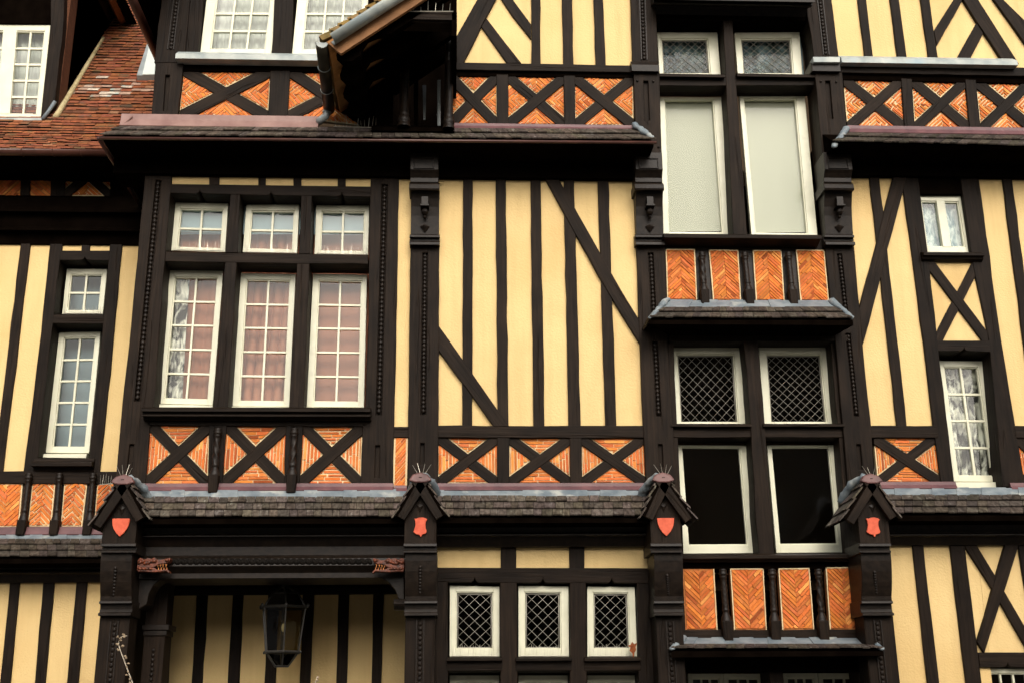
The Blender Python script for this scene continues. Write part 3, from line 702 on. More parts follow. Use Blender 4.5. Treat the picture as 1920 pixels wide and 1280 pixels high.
for a, b, e, t in (((1355,1066), (1362,1163), (1365,1206), 0), ((1447,1066), (1452,1163), (1454,1206), 0), ((1534,1066), (1541,1163), (1545,1206), 1)): baluster(a, b, -.03, e, .037, t)
# little skirt roofs of the window bay
def small_roof(xa, xb, y0, y1, ym, sl, sr, rows, o1=-.36):
    E, F = skirt(xa, xb, y0, y1, ym, -.01, o1, rows, skl=sl, skr=sr, wid=.09, tl=(.4, .85))
    A, B = P(xa, y0, -.01), P(xb, y0, -.01)
    for s, (a, e) in enumerate(((A, E), (B, F))):
        mb = MB(); k = (-1, 1)[s]; n = 6; rows_ = []
        w = Vector((0, .0, 0)); back = Vector((e.x, 0.0, e.z))
        mb.add([a, e, back+Vector((0, 0, 0)), Vector((a.x, .02, a.z))], [(0, 1, 2, 3)])
        o = mb.build('hip_shingles', SHG, house, colattr=True); so = o.modifiers.new('s', 'SOLIDIFY'); so.thickness = .02
        lump([a+(e-a)*(i/n)+Vector((ru(-.006, .006), -.01, .006+.006*math.sin(i*2.1))) for i in range(n+1)], .040, house, .024)
small_roof(1252, 1556, 563, 577, 598.5, 35, 43, 2)
small_roof(1282, 1620, 1195, 1208, 1217.5, 24, 36, 1, -.36)
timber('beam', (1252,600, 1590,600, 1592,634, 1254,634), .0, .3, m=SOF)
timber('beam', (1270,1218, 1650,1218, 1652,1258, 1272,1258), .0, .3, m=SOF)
timber('board', (1280,1180, 1622,1179, 1624,1197, 1282,1197), .01, .1)
timber('lintel', (1254,628, 1592,628, 1594,640, 1254,640), -.01, .25)
# windows of the central bay
W7 = window((1255.5,651, 1388,651, 1398,800, 1264,800), .20, (12, 12, 12, 8), lead=6, tint=(.10, .42)); W8 = window((1422.7,651, 1551.5,651, 1566,800, 1433,800), .20, (12, 12, 13, 8), lead=6, tint=(.10, .42))
W9 = window((1265,833.5, 1402,834.5, 1419.6,1036, 1279,1037), .22, (12, 3, 15, 15), 1, 1); W10 = window((1438,834, 1572,833.5, 1591.4,1034.5, 1456,1035.6), .22, (7, 3, 17, 15), 1, 1)
timber('mullion', (1391,600, 1418,600, 1434,795, 1447,959, 1452,1045, 1424,1045, 1416,959, 1408,795), .0, .28)
timber('transom', (1258,797, 1408,797, 1410,819, 1260,819), .02, .24); timber('transom', (1432,797, 1584,797, 1586,819, 1434,819), .02, .24)
for a, b in ((1258, 1409), (1431, 1584)): prof('drip_ledge', (a, 796, -.03), (b, 796, -.03), [(793.5,-.0), (795,-.035), (799,-.035), (800,.0)], back=.25, bev=.002)
timber('beam', (1270,1039, 1612,1037, 1614,1066, 1272,1067), .02, .25, m=SOF)
prof('window_sill', (1264,1040,-.08), (1612,1040,-.08), [(1037,-.02), (1040,-.09), (1046,-.09), (1048,-.05), (1052,-.04)], back=.3, bev=.003)
timber('post', (1250,630, 1262,630, 1285,1100, 1288,1290, 1262,1290, 1258,1100), .03, .25); timber('post', (1556,630, 1572,630, 1612,1060, 1640,1290, 1612,1290, 1594,1060), .03, .28)
# upper storey of the central bay
W11 = window((1232,61, 1344.7,61, 1352,147, 1237,147), UW+.20, (6, 11, 18, 8), lead=6, tint=(.2, .8)); W12 = window((1377,61.6, 1499,60.6, 1505,147, 1384,147), UW+.20, (10, 11, 16, 8), lead=6, tint=(.2, .95))
W13 = window((1237,183, 1352,183, 1372.3,441, 1244,439.5), UW+.22, (8, 3, 14, 3.5), 1, 1, glass=GLO); W14 = window((1386.4,180.7, 1509,180.7, 1533,443.5, 1409,441), UW+.22, (7, 4, 17, 3.5), 1, 1, glass=GLO)
timber('mullion', (1356,35, 1373,35, 1381,165, 1401,441, 1375,441, 1362,165), UW, .26)
prof('window_sill', (1243,441,UW), (1538,441,UW), [(439.5,UW-.01), (441,UW-.05), (447,UW-.05), (448.5,UW+.0), (462,.0)], back=.1, bev=.003)
timber('transom', (1228,146, 1363,146, 1365,161, 1230,161), UW+.01, .24); timber('transom', (1379,145, 1530,144, 1532,160, 1380,161), UW+.01, .24)
for a, b in ((1232, 1360), (1382, 1530)): prof('drip_ledge', (a, 141, UW-.04), (b, 141, UW-.04), [(139,UW), (140,UW-.045), (144.5,UW-.045), (145.5,UW)], back=UW+.25, bev=.002)
prof('cornice', (1225,0,UW-.2), (1522,0,UW-.2), [(-60,UW-.3), (2,UW-.3), (3,UW-.2), (8,UW-.2), (10.5,UW-.18), (14,UW-.05), (30,UW)], back=UW+.2, m=CARV, bev=.003)
timber('lintel', (1222,18, 1520,18, 1524,40, 1224,40), UW, .26, m=SOF)

# ---- upper posts
post = timber('post', (1183,0, 1229.6,0, 1233.6,118, 1186,118), UW-.04, .32, up=True, holes=[])
for pp in (post,): pass
def railpost(q, b0, b1, off):
    o = timber('post', q, off, .32); mb = MB()
    a, c = P(*b0, off), P(*b1, off)
    for s in (-.03, .03):
        mb.prism([a+Vector((s-.005, -.012, 0)), a+Vector((s+.005, -.012, 0)), c+Vector((s+.005, -.012, 0)), c+Vector((s-.005, -.012, 0))], (0, .014, 0))
    mb.build('groove_trim', CARV, o); beads(b0, b1, off-.004, o, r=.020); return o
bpy.data.objects.remove(post)
railpost((1179,-120, 1226,-120, 1233.6,118, 1186,118), (1200,-118), (1208,113), UW-.04)
prof('post_cap', (1184,125,UW-.1), (1236,125,UW-.1), [(116,UW-.05), (121,UW-.09), (122,UW-.1), (134,UW-.1), (136,UW-.04)], m=CARV, back=UW+.2, bev=.003)
post = timber('post', (1188.5,136, 1236.5,136, 1241,290, 1192,290), UW-.05, .32, holes=[strip((1211,152), (1214,226), 4.5)])
mb = MB()
for x, y in ((1195, 152), (1225, 153), (1235, 276)): p = P(x, y, UW-.055); mb.ball(p, .014, .012, .014)
mb.build('peg', CARV, post, smooth=True)
railpost((1493,-120, 1543.5,-120, 1573,108, 1526,108), (1524,-118), (1549,104), UW-.04)
prof('post_cap', (1523,128,UW-.1), (1576,128,UW-.1), [(118,UW-.05), (121,UW-.1), (134,UW-.1), (137,UW-.04)], m=CARV, back=UW+.2, bev=.003)
post = timber('post', (1527.6,136, 1579.5,136, 1592,290, 1542,290), UW-.05, .32, holes=[strip((1552,152), (1558,223), 4.5)])
mb = MB()
for x, y in ((1539, 153), (1568, 154), (1549, 258)): p = P(x, y, UW-.055); mb.ball(p, .014, .012, .014)
mb.build('peg', CARV, post, smooth=True)

# ---- main posts right of the central bay
post = timber('post', (1547,462, 1601,462, 1619,660, 1633,790, 1641,905, 1590,905, 1580,790, 1566,640), -.02, .3, holes=[strip((1574,476), (1587,595), 4.5), strip((1590,625), (1606,780), 4.5), strip((1610,832), (1614,880), 4)])
beads((1574.3,479), (1587,592), -.005, post, r=.018); beads((1590.3,628), (1606,777), -.005, post, r=.018)

# ================================================================= RIGHT PART (plane 0)
plaster((1590,325, 1708,325, 1722,420, 1765,806, 1630,806)); plaster((1822,325, 2290,325, 2330,806, 1890,806)); plaster((1740,484, 1842,484, 1860,646, 1752,646), .028)
timber('stud', (1630,328, 1648.5,328, 1700.5,799, 1682,799), .0, .07); timber('stud', (1879,328, 1897,328, 1938,645, 1958,800, 1938,800, 1920,645), .0, .07)
timber('brace', (1676,328, 1700,328, 1694,357, 1663,471, 1650,527, 1618,646, 1611,580, 1642.6,461, 1655,409), -.010, .08)
timber('post', (1690,328, 1721,328, 1742,490, 1758,640, 1790,912, 1765,912, 1750,797, 1732,640), .0, .28)
timber('post', (1800,328, 1834.5,328, 1878,640, 1904,797, 1923,912, 1880,912, 1855,640, 1822,480), .0, .28)
timber('lintel', (1718,328, 1808,328, 1812,364, 1722,364), .01, .25, m=SOF)
W15 = window((1720,364.6, 1802.6,366.5, 1820,474, 1735,473), .06, (5, 12, 7, 10), 1, 1, meet=15)
prof('window_sill', (1731,474,-.07), (1845,474,-.07), [(473,-.02), (474.5,-.08), (479,-.08), (481,-.05), (486,-.04), (491,.0)], back=.2, bev=.003)
xpanel((1741,490, 1834,490, 1854,640, 1757,640), 18, .002, plaster=True, over='\\')
timber('lintel', [(1756,638), (1860,638), (1861,660)] + ogee(1808, 658) + [(1757,658)], .002, .27, amp=0)
W16 = window((1760,676, 1842.5,676.7, 1875.6,902.5, 1789,901.7), .20, (8, 11, 10, 10), 2, 4, 4.5)
sill_white((1790,903, 1878,903, 1884,914, 1793,914), .14, W16)
timber('beam', (1630,797, 1757,797, 1760,820, 1633,820), -.006, .1); timber('beam', (1902,797, 2330,800, 2332,824, 1905,820), -.006, .1)
xpanel((1638,820, 1753,820, 1764,903, 1646,903), 18, .012, 'bond', over='\\', h=.026); xpanel((1906,820, 1990,820, 2000,905, 1918,905), 18, .012, 'bond', over='\\', h=.026)
flash(1649, 1791, 902, 914); flash(1893, 2320, 904, 917)
for k in range(1, 5):
    d = k*64; timber('stud', (1895+d,328, 1913+d,328, 1965+d*1.04,800, 1945+d*1.04,800), .0, .07); timber('stud', (1890+d,1010, 1912+d,1010, 1938+d*1.04,1320, 1916+d*1.04,1320), .0, .07); timber('stud', (1900+d,0, 1917+d,0, 1936+d,128, 1919+d,128), UM, .06)
for k in range(3):
    d = k*112; xpanel((1995+d,822, 2100+d,823, 2112+d,906, 2006+d,905), 18, .012, 'bond', over='/'); xpanel((1943+d,156, 2046+d,159, 2056+d,248, 1954+d,246), 19, UM+.012, 'chev', over='/')

# ================================================================= UPPER STOREY MIDDLE (plane UM)
plaster((855,-120, 1185,-120, 1190,130, 855,130), UM+.03)
for q in ((996,0, 1013,0, 1014,122, 996,122), (1054,0, 1073,0, 1075.6,122, 1056,122), (1112.6,0, 1130.8,0, 1136,124, 1117.5,124)): timber('stud', q, UM, .06, up=True)
timber('brace', (962,-120, 991,-120, 868,119, 856,119, 856,68), UM-.012, .08)
timber('brace', (912,34, 978,119, 951,119, 902,50), UM+.002, .06)
timber('brace', (890,-90, 912,-70, 962,0, 996,46, 996,74, 960,29, 941,0), UM+.002, .06)
timber('beam', (852,117, 1186,123, 1186,136, 852,131), UM-.02, .1)
timber('beam', (850,131, 1187,136, 1187,146, 850,143), UM+.012, .1, m=SOF)
xpanel((843,142, 932,143, 932.5,234, 843,234), 19, UM+.012, 'chev', over='\\')
xpanel((951.5,143, 1058.5,145, 1059,234, 951.5,234), 19, UM+.012, 'chev', over='/')
xpanel((1077,145, 1187,146, 1188,235, 1078,235), 19, UM+.012, 'chev', over='\\')
timber('post', (931,140, 953,140, 953,236, 931.5,236), UM, .07); timber('post', (1057,142, 1078.5,142, 1079,236, 1058,236), UM, .07)
flash(851, 1188, 233, 243, UM-.01, UM-.05)
# ---- upper right
plaster((1540,-120, 2240,-120, 2290,150, 1572,118), UM+.03)
for q in ((1608.6,0, 1624.6,0, 1638,112, 1622,112), (1669,0, 1685.7,0, 1701,113, 1684,113), (1726,0, 1743,0, 1760,116, 1742,116)): timber('stud', q, UM, .06, up=True)
timber('brace', (1860,-120, 1878,-120, 1805,0, 1757,86, 1751,58, 1788,0), UM+.004, .06)
timber('brace', (1831.8,42, 1844,63, 1816,117, 1790,117), UM+.004, .06)
timber('brace', (1735,-120, 1765,-120, 1834.5,0, 1911,120, 1884,120, 1806.5,0), UM-.012, .07)
timber('brace', (1790,-120, 1812,-120, 1882,0, 1925,42, 1925,86, 1863.7,0), UM-.006, .07)
mb = MB()
p = [P(1524,107, UM-.12), P(1575,107, UM-.12), P(1575,117, UM-.12), P(1526,117, UM-.12)]
mb.prism(p, (0, .12, 0))
prof('zinc_sill', (1576,110,UM-.09), (1905,110,UM-.09), [(108,UM-.02), (111,UM-.11), (120,UM-.115), (121,UM-.1)], m=ZINC, back=UM+.05, pm=1740, bev=.002)
mb.build('zinc_end', ZINC, house, bevel=.003)
timber('beam', (1574,118, 1960,128, 2290,140, 2292,156, 1960,144, 1576,136), UM-.03, .1)
timber('beam', (1578,134, 1960,142, 1960,158, 1580,150), UM+.006, .08, m=SOF)
xpanel((1581,148, 1691,150, 1698,241, 1589,240), 19, UM+.012, 'chev', over='/', rough=1.5)
xpanel((1709,150, 1811,152, 1820,243, 1715,241), 19, UM+.012, 'chev', over='/', rough=1.5)
xpanel((1829,152, 1930,156, 1942,246, 1839,243), 19, UM+.012, 'chev', over='/', rough=1.5)
timber('post', (1690,147, 1710,148, 1716,244, 1697,244), UM, .07); timber('post', (1810,149, 1830,150, 1840,246, 1819,246), UM, .07)
flash(1589, 2290, 240, 252, UM-.01, UM-.05)

# ---- main eaves (pent roof between first and upper storey)
def pent(xl, xr, yt, ye, yb, yw, par=None, pm=None, rows=2, hipl=0, hipr=0, o_t=-.17, o_e=-.50, tl=(.5, 1.0), back=.02):
    pm = pm or (xl+xr)/2
    A, B = P(xl+hipl, yt[0], o_t), P(xr-hipr, yt[1], o_t); C, D = P(xl, ye[0], o_e), P(xr, ye[1], o_e)
    shingles((A, B), (C, D), rows, .085, tl=tl, par=par)
    x0, x1 = C.x+.02, D.x-.02
    ztop = A.z; zt, zb, zw = P(pm, (ye[0]+ye[1])/2, o_e+.02).z-.025, P(pm, yb, o_e+.03).z, P(pm, yw, 0.0).z
    zt = max(zt, zb+.02)
    mb = MB(); yz = [(o_e+.02, zt), (o_e+.03, zb), (-.06, zb+.01), (-.05, zw), (.3, zw), (.3, ztop-.02), (o_t, ztop-.02)]
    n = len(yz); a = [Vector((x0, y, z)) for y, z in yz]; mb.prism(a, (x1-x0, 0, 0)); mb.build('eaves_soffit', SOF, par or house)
    return C, D, zb, ztop
C, D, zbE, ztE = pent(187, 1230, (238, 244), (256.5, 265), 268, 334, hipl=42, hipr=40)
# return of the eaves round the left corner of the bay
mb = MB(); xw = X(272, 331, 0); mb.box((C.x+.02, -.46, zbE), (xw+.05, 1.3, zbE+.05)); mb.box((xw, .3, zbE+.02), (xw+.3, 1.4, ztE)); mb.build('eaves_return', SOF, house)
Ah = P(229, 238, -.17)
mb = MB(); mb.add([C+Vector((0, 0, 0)), Ah, Vector((Ah.x, 1.3, Ah.z)), Vector((C.x, 1.3, C.z))], [(0, 1, 2, 3)]); o = mb.build('hip_roof_slope', SHG, house, colattr=True); o.modifiers.new('s', 'SOLIDIFY').thickness = .03
mb = MB(); mb.tube([C+Vector((-.01, -.01, -.02)), Vector((C.x-.01, 1.2, C.z-.02))], .018, 8); mb.tube([C+Vector((0, -.015, -.025)), D+Vector((0, -.015, -.025))], .016, 8); mb.build('eaves_fillet', GUT, house, smooth=True)
# pink flashing strip
flash(228, 598, 216, 237, UM-.02, UM-.06, PINK)
mb = MB(); mb.add([P(249,219,UM-.05), P(229,238,-.19), P(232,238,-.1), P(252,219,UM+.1)], [(0, 1, 2, 3)]); o = mb.build('flashing', PINK, house); o.modifiers.new('s', 'SOLIDIFY').thickness = .01
C2, D2, z2, zt2 = pent(1561, 2290, (250, 262), (268, 285), 276, 336, hipl=30, o_t=-.17, o_e=-.50, tl=(.35, .7))
for a, b in ((P(1588,243,-.16), P(1562,279,-.50)), (P(1188,236,-.18), P(1224,262,-.48))):
    lump([a+(b-a)*(i/6)+Vector((0, -.01, .008)) for i in range(7)], .042, house, .03)

# ================================================================= UPPER STOREY OF THE BAY (left)
railpost((316,-120, 368,-120, 345,118, 289,118), (345,-110), (320,94), UM-.02)
post = timber('corner_post', (291,118, 344,118, 333,218, 283.5,218), UM-.02, .3, holes=[strip((314,141), (309.5,208), 4)])
timber('jamb', (352,0, 380,0, 370,112, 344,112), UM+.01, .25, up=True)
W17 = window((409,-180, 545,-180, 508,106, 374.6,105), UM+.08, (18, 12, 13, 12), 3, 8, 4.2); W18 = window((575,-180, 712,-180, 684,107, 547,106), UM+.08, (18, 12, 13, 12), 3, 8, 4.2)
timber('mullion', (514.5,0, 550,0, 546.4,108, 508.7,108), UM+.03, .25, up=True); timber('jamb', (690,0, 735,0, 735,240, 684,240), UM+.01, .25, up=True, m=SOF)
prof('zinc_sill', (330,103,UM-.10), (725,103,UM-.10), [(99.5,UM-.03), (103,UM-.12), (112,UM-.125), (113,UM-.11)], m=ZINC, back=UM+.1, pm=462, bev=.002)
timber('beam', (334,112, 735,118, 735,136, 336,133), UM+.0, .2, m=SOF)
xpanel((344,131, 508,133, 502,219, 336,219), 21, UM+.012, 'chev', over='/'); xpanel((543,133, 702,137, 700,238, 538,220), 21, UM+.012, 'chev', over='\\')
timber('post', (507,131, 544,132, 539,222, 502,220), UM, .08)
timber('post', (700,125, 722,125, 722,245, 698,245), UM, .3, m=SOF)

# ================================================================= BALCONY GABLE projecting over the pent roof
zg = Z(617, 206, UM-.02); xg = X(617, 206, UM-.02)
# forward end: same height, farther out
yf = UM
while P(600, 80, yf).z > zg and yf > -3: yf -= .01
YF = yf
def gp(x, z, y): return Vector((x, y, z))
g = MB(); pth = [gp(xg, zg, UM-.02), gp(xg+.06, zg, YF)]
g.tube(pth, .058, 12, arc=(math.pi, 2*math.pi)); go = g.build('gutter', PIPE, house, smooth=True); go.modifiers.new('s', 'SOLIDIFY').thickness = .006
g = MB(); ring = [gp(xg+.06+.058*math.cos(t), zg+.058*math.sin(t), YF) for t in [math.pi+math.pi*i/10 for i in range(11)]]; g.prism(ring, (0, .01, 0))
for k in (.33, .66): 
    yy = YF+(UM-YF)*k; g.tube([gp(xg+.06*(1-k)+(.061)*math.cos(math.pi+math.pi*i/10), zg+.061*math.sin(math.pi+math.pi*i/10), yy) for i in range(11)], .005, 5)
g.build('gutter_end', ZINC, go)
g = MB(); e0 = P(613, 196, UM-.06); e1 = P(613, 212, UM-.06); e2 = P(604, 224, UM-.05); e3 = P(597, 229, UM-.02)
g.tube([e0, e1, P(611.5, 218, UM-.06), e2, e3], .038, 10); g.tube([e0, e0+Vector((0, 0, .02))], .05, 10); g.tube([e1, e1+Vector((0, 0, .012))], .046, 10); g.build('downpipe_elbow', PIPG, house, smooth=True)
pit = math.radians(38); sl = Vector((math.cos(pit), 0, math.sin(pit))); nm = Vector((-math.sin(pit), 0, math.cos(pit)))
E0 = gp(xg+.12, zg-.02, 0); RL = 1.32
def sp(s, y, n=0.0): v = E0+sl*s+nm*n; return Vector((v.x, y, v.z))
g = MB(); g.hexa([sp(0, YF, 0), sp(RL, YF, 0), sp(RL, UM, 0), sp(0, UM, 0), sp(0, YF, .03), sp(RL, YF, .03), sp(RL, UM, .03), sp(0, UM, .03)]); g.build('soffit_boards', noisy('lightened_orange_boards', (.34, .16, .055), (.44, .22, .08), 8, .8, .3, 40, .1, stretch=(1, 12, 1)), house)  # copy of the brown boards, lightened because hardly any light reaches underneath
# mossy tiles in steps along the slope
g = MB(); st = .105; k = 0; s = -.02
while s < RL:
    y = YF-.03
    while y < UM-.02:
        wd = ru(.13, .17); t = ru(.6, 1.25); a, b = s+ru(-.008, .008), s+st*1.25
        g.hexa([sp(a, y, .05), sp(b, y, .03), sp(b, y+wd-.006, .03), sp(a, y+wd-.006, .05), sp(a, y, .11), sp(b, y, .085), sp(b, y+wd-.006, .085), sp(a, y+wd-.006, .11)], 0, (t, t*ru(.85, 1.1), t*ru(.7, 1.1)))
        y += wd
    s += st
g.build('tile_roof', MOS, house, colattr=True)
# zinc rake trough on the front edge
g = MB(); path = [sp(.03, YF-.09, -.01), sp(RL, YF-.09, -.01)]; g.tube(path, .072, 10, arc=(math.pi*1.0, math.pi*2.0)); r_ = g.build('rake_trough', ZINC, house, smooth=True); r_.modifiers.new('s', 'SOLIDIFY').thickness = .006
g = MB()
g.hexa([sp(.03, YF-.02, -.16), sp(RL, YF-.02, -.16), sp(RL, YF+.02, -.16), sp(.03, YF+.02, -.16), sp(0, YF-.02, .0), sp(RL, YF-.02, .0), sp(RL, YF+.02, .0), sp(0, YF+.02, .0)]); g.build('bargeboard', SOFB, house, bevel=.003)
for i in range(4):
    yy = YF+.10+i*(UM-YF-.15)/3.2; pr = []
    for s, n in ((.10, -.02), (.02, -.08), (.03, -.17), (.10, -.22), (.20, -.215), (.27, -.15), (.36, -.11), (.46, -.13), (.56, -.20), (RL, -.20), (RL, -.02)): pr.append(sp(s, yy, n))
    g = MB(); g.prism(pr, (0, .09, 0)); g.build('rafter', SOF, house, bevel=.004)
xa, xb = X(735, 30, YF+.12), X(857, 30, YF+.12)
prof('tie_beam', (722,30,YF+.1), (857,30,YF+.1), [(22,YF+.1), (37,YF+.1), (39,YF+.13), (42,YF+.13), (43.5,YF+.2)], back=YF+.35, bev=.004)
timber('king_strut', (783,22, 797,22, 812,-12, 798,-12), YF+.14, .1)
g = MB(); pa = P(768, 72, -.6); g.box((pa.x, -.6, pa.z), (X(826, 72, -.6), -.45, Z(768, 54, -.6))); g.build('carved_block', CARV, house, bevel=.01)
g = MB(); xr_ = X(856, 130, -.75); g.box((xr_-.05, YF+.1, Z(856, 236, -.6)+.55), (xr_, UM, Z(856, 20, YF)+.3)); g.build('side_board', SOF, house, bevel=.004)
def column(px, y0, y1, off, r=.06):
    a, b = P(px[0], y0, off), P(px[1], y1, off); mb = MB(); H = a.z-b.z; n = 14
    pr = [(0, 1.4), (.02, 1.4), (.03, 1.15), (.045, 1.3), (.065, 1.42), (.09, 1.2), (.1, 1.05), (.115, 1.2), (.13, 1.0), (.5, 1.0), (.60, .95), (.61, 1.2), (.63, .95), (.70, .9), (1, .9)]
    rows = []
    for t, k in pr:
        z = b.z+H*t; x = b.x+(a.x-b.x)*0
        rows.append([Vector((x+r*k*math.cos(2*math.pi*j/n), off+r*k*math.sin(2*math.pi*j/n), z)) for j in range(n)])
    for rr in rows: mb.v += rr
    for i in range(len(rows)-1):
        for j in range(n): mb.f.append([i*n+j, i*n+(j+1) % n, (i+1)*n+(j+1) % n, (i+1)*n+j]); mb.mi.append(0); mb.col.append((1, 1, 1))
    mb.build('turned_column', CARV, house, smooth=True)
column((758, 757), 40, 239, -.40, .046); column((838, 841), 40, 243, -.43, .044)
# dark back wall, door post and glazed door inside the balcony
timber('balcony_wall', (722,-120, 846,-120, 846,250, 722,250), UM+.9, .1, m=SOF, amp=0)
timber('door_post', (776,150, 784,150, 784,236, 776,236), UM+.1, .08, m=SOF); timber('door_post', (820,150, 826,150, 826,236, 820,236), UM+.1, .08, m=PIPG)
g = MB(); g.prism([P(792,160,UM+.2), P(799,160,UM+.2), P(798,225,UM+.2), P(794,225,UM+.2)], (0, .02, 0)); g.build('door_glazing_bar', PIPG, house)
prof('balcony_floor', (700,243,UM), (852,243,UM), [(236,UM-.02), (239,UM-.25), (246,UM-.25)], back=UM+.4, m=SOF)

# ================================================================= GABLETS, SHIELDS AND PILLARS
def gablet(ap, lf, rt, yf, xl, xr, ybot, side=0):
    A, L, R = P(*ap, yf), P(*lf, yf), P(*rt, yf); dep = Vector((0, -yf-.02, 0)); o1 = None
    cen = (L+R)/2
    for s, (a, e) in enumerate(((A, L), (A, R))):
        d = (e-a).normalized(); nn = Vector((-d.z, 0, d.x))
        if nn.z < 0: nn = -nn
        mb = MB(); up = nn*.02; mb.hexa([a+Vector((0, .0, 0)), e, e+dep, a+dep, a+up, e+up, e+dep+up, a+dep+up]); mb.build('gablet_slope', SOF, house)
        shingles((a+up, a+dep+up), (e+up+d*.03, e+dep+up+d*.03), 4, .09, name='gablet_shingles', th=.022)
        # rake board
        ins = -nn*.075; rb = MB(); f = Vector((0, -.02, 0)); rb.hexa([a+ins*1.2+f, e+ins+f, e+ins+Vector((0, .03, 0)), a+ins*1.2+Vector((0, .03, 0)), a+f-up*.2, e+f-up*.2, e+Vector((0, .03, 0)), a+Vector((0, .03, 0))])
        rb.build('rake_board', TIM, house, bevel=.004, grain=d)
    # gable face: wall of the little gable down to the moulding
    xL, xR = X(xl, ybot-20, yf+.05), X(xr, ybot-20, yf+.05); zb = Z((xl+xr)/2, ybot, yf+.05)
    def zr(x):
        if x < A.x: t = (A.x-x)/(A.x-L.x); return A.z+(L.z-A.z)*t
        t = (x-A.x)/(R.x-A.x); return A.z+(R.z-A.z)*t
    face = MB(); face.prism([Vector((xL, yf+.05, zb)), Vector((xR, yf+.05, zb)), Vector((xR, yf+.05, zr(xR)-.03)), Vector((A.x, yf+.05, A.z-.05)), Vector((xL, yf+.05, zr(xL)-.03))], (0, -yf-.05, 0))
    fo = face.build('gablet_face', TIM, house, bevel=.003, grain=Vector((0, 0, 1)))
    p = Vector((A.x, yf+.045, A.z-.27)); h = MB(); h.add([p+Vector((-.03, 0, .02)), p+Vector((0, -.012, 0)), p+Vector((.03, 0, .02)), p+Vector((0, 0, .035)), p+Vector((0, 0, -.05))], [(0, 1, 3), (1, 2, 3), (0, 4, 1), (1, 4, 2)]); h.build('diamond_stud', CARV, fo)
    # purple cap and lead behind
    mb = MB(); c0 = A+Vector((0, -.03, .0)); n = 8
    hexp = [c0+Vector((-.105, 0, -.035)), c0+Vector((-.045, 0, -.058)), c0+Vector((.045, 0, -.058)), c0+Vector((.105, 0, -.035)), c0+Vector((.07, .02, .02)), c0+Vector((0, .03, .045)), c0+Vector((-.07, .02, .02))]
    mb.prism(hexp, (0, .07, 0)); mb.build('cap', MAUV, house, bevel=.012)
    k = side or 1; pts = []
    for i in range(7):
        t = i/6; ang = math.radians(-10+100*t); pts.append(A+Vector((k*(.03+.115*math.sin(max(0, ang))), .06+.36*t, .02-.19*t*t)))
    lump(pts, .040, house, .046, 'lead_saddle', .8)
    lump([A+Vector((-k*(.03+.08*t), .10+.35*t, .02-.14*t*t)) for t in (0, .33, .66, 1)], .036, house, .04, 'lead_saddle', .8)
    return A
def shield(cx, y0, y1, w_, yf, fancy):
    a = P(cx, y0, yf); b = P(cx, y1, yf); H = a.z-b.z; W_ = abs(X(cx+w_/2, y0, yf)-X(cx-w_/2, y0, yf)); pts = []
    if not fancy:
        for u, v in ((-.5, 0), (.5, 0), (.49, .2), (.45, .4), (.36, .6), (.2, .82), (0, 1), (-.2, .82), (-.36, .6), (-.45, .4), (-.49, .2)): pts.append(Vector((a.x+u*W_, yf, a.z-v*H)))
    else:
        for u, v in ((-.46, .05), (-.3, .06), (-.1, .01), (.15, 0), (.38, .04), (.5, .1), (.40, .2), (.36, .35), (.38, .55), (.46, .72), (.36, .83), (.14, .86), (.03, 1), (-.08, .88), (-.3, .85), (-.5, .74), (-.44, .6), (-.36, .4), (-.38, .2)): pts.append(Vector((a.x+u*W_, yf, a.z-v*H)))
    mb = MB(); mb.prism(pts, (0, .02, 0)); mb.build('heraldic_shield', RED, house, bevel=.004, label='plain red pointed shield' if not fancy else 'plain red scroll-edged shield')
GY = -.46
specs = [dict(ap=(231, 897), lf=(176, 982), rt=(270, 970), xl=192, xr=255, sh=(227, 971, 1005, 33, 0), px=((195, 254), (186, 247), (187, 244), (178, 235)), bead=((216.5, 1064, 213, 1114), (215, 1170, 203, 1284))),
         dict(ap=(788, 893), lf=(745, 967), rt=(831, 966), xl=758, xr=818, sh=(788.5, 969, 1006, 26, 1), px=((759, 818), (758, 820), (760, 816), (758, 817)), bead=((788, 1062, 787.5, 1110), (788, 1168, 787, 1284))),
         dict(ap=(1243, 893), lf=(1209, 968), rt=(1297, 971), xl=1220, xr=1277, sh=(1248, 970, 1004, 32, 0), px=((1221, 1279), (1226, 1282), (1229, 1280), (1232, 1290)), bead=((1251, 1078, 1253, 1112), (1256, 1170, 1262, 1284))),
         dict(ap=(1633, 895), lf=(1586, 974), rt=(1680, 967), xl=1611, xr=1668, sh=(1636, 969, 1006, 27, 1), px=((1612, 1668), (1615, 1674), (1619, 1675), (1631, 1688)), bead=((1640, 1072, 1643, 1110), (1645, 1168, 1656, 1284)))]
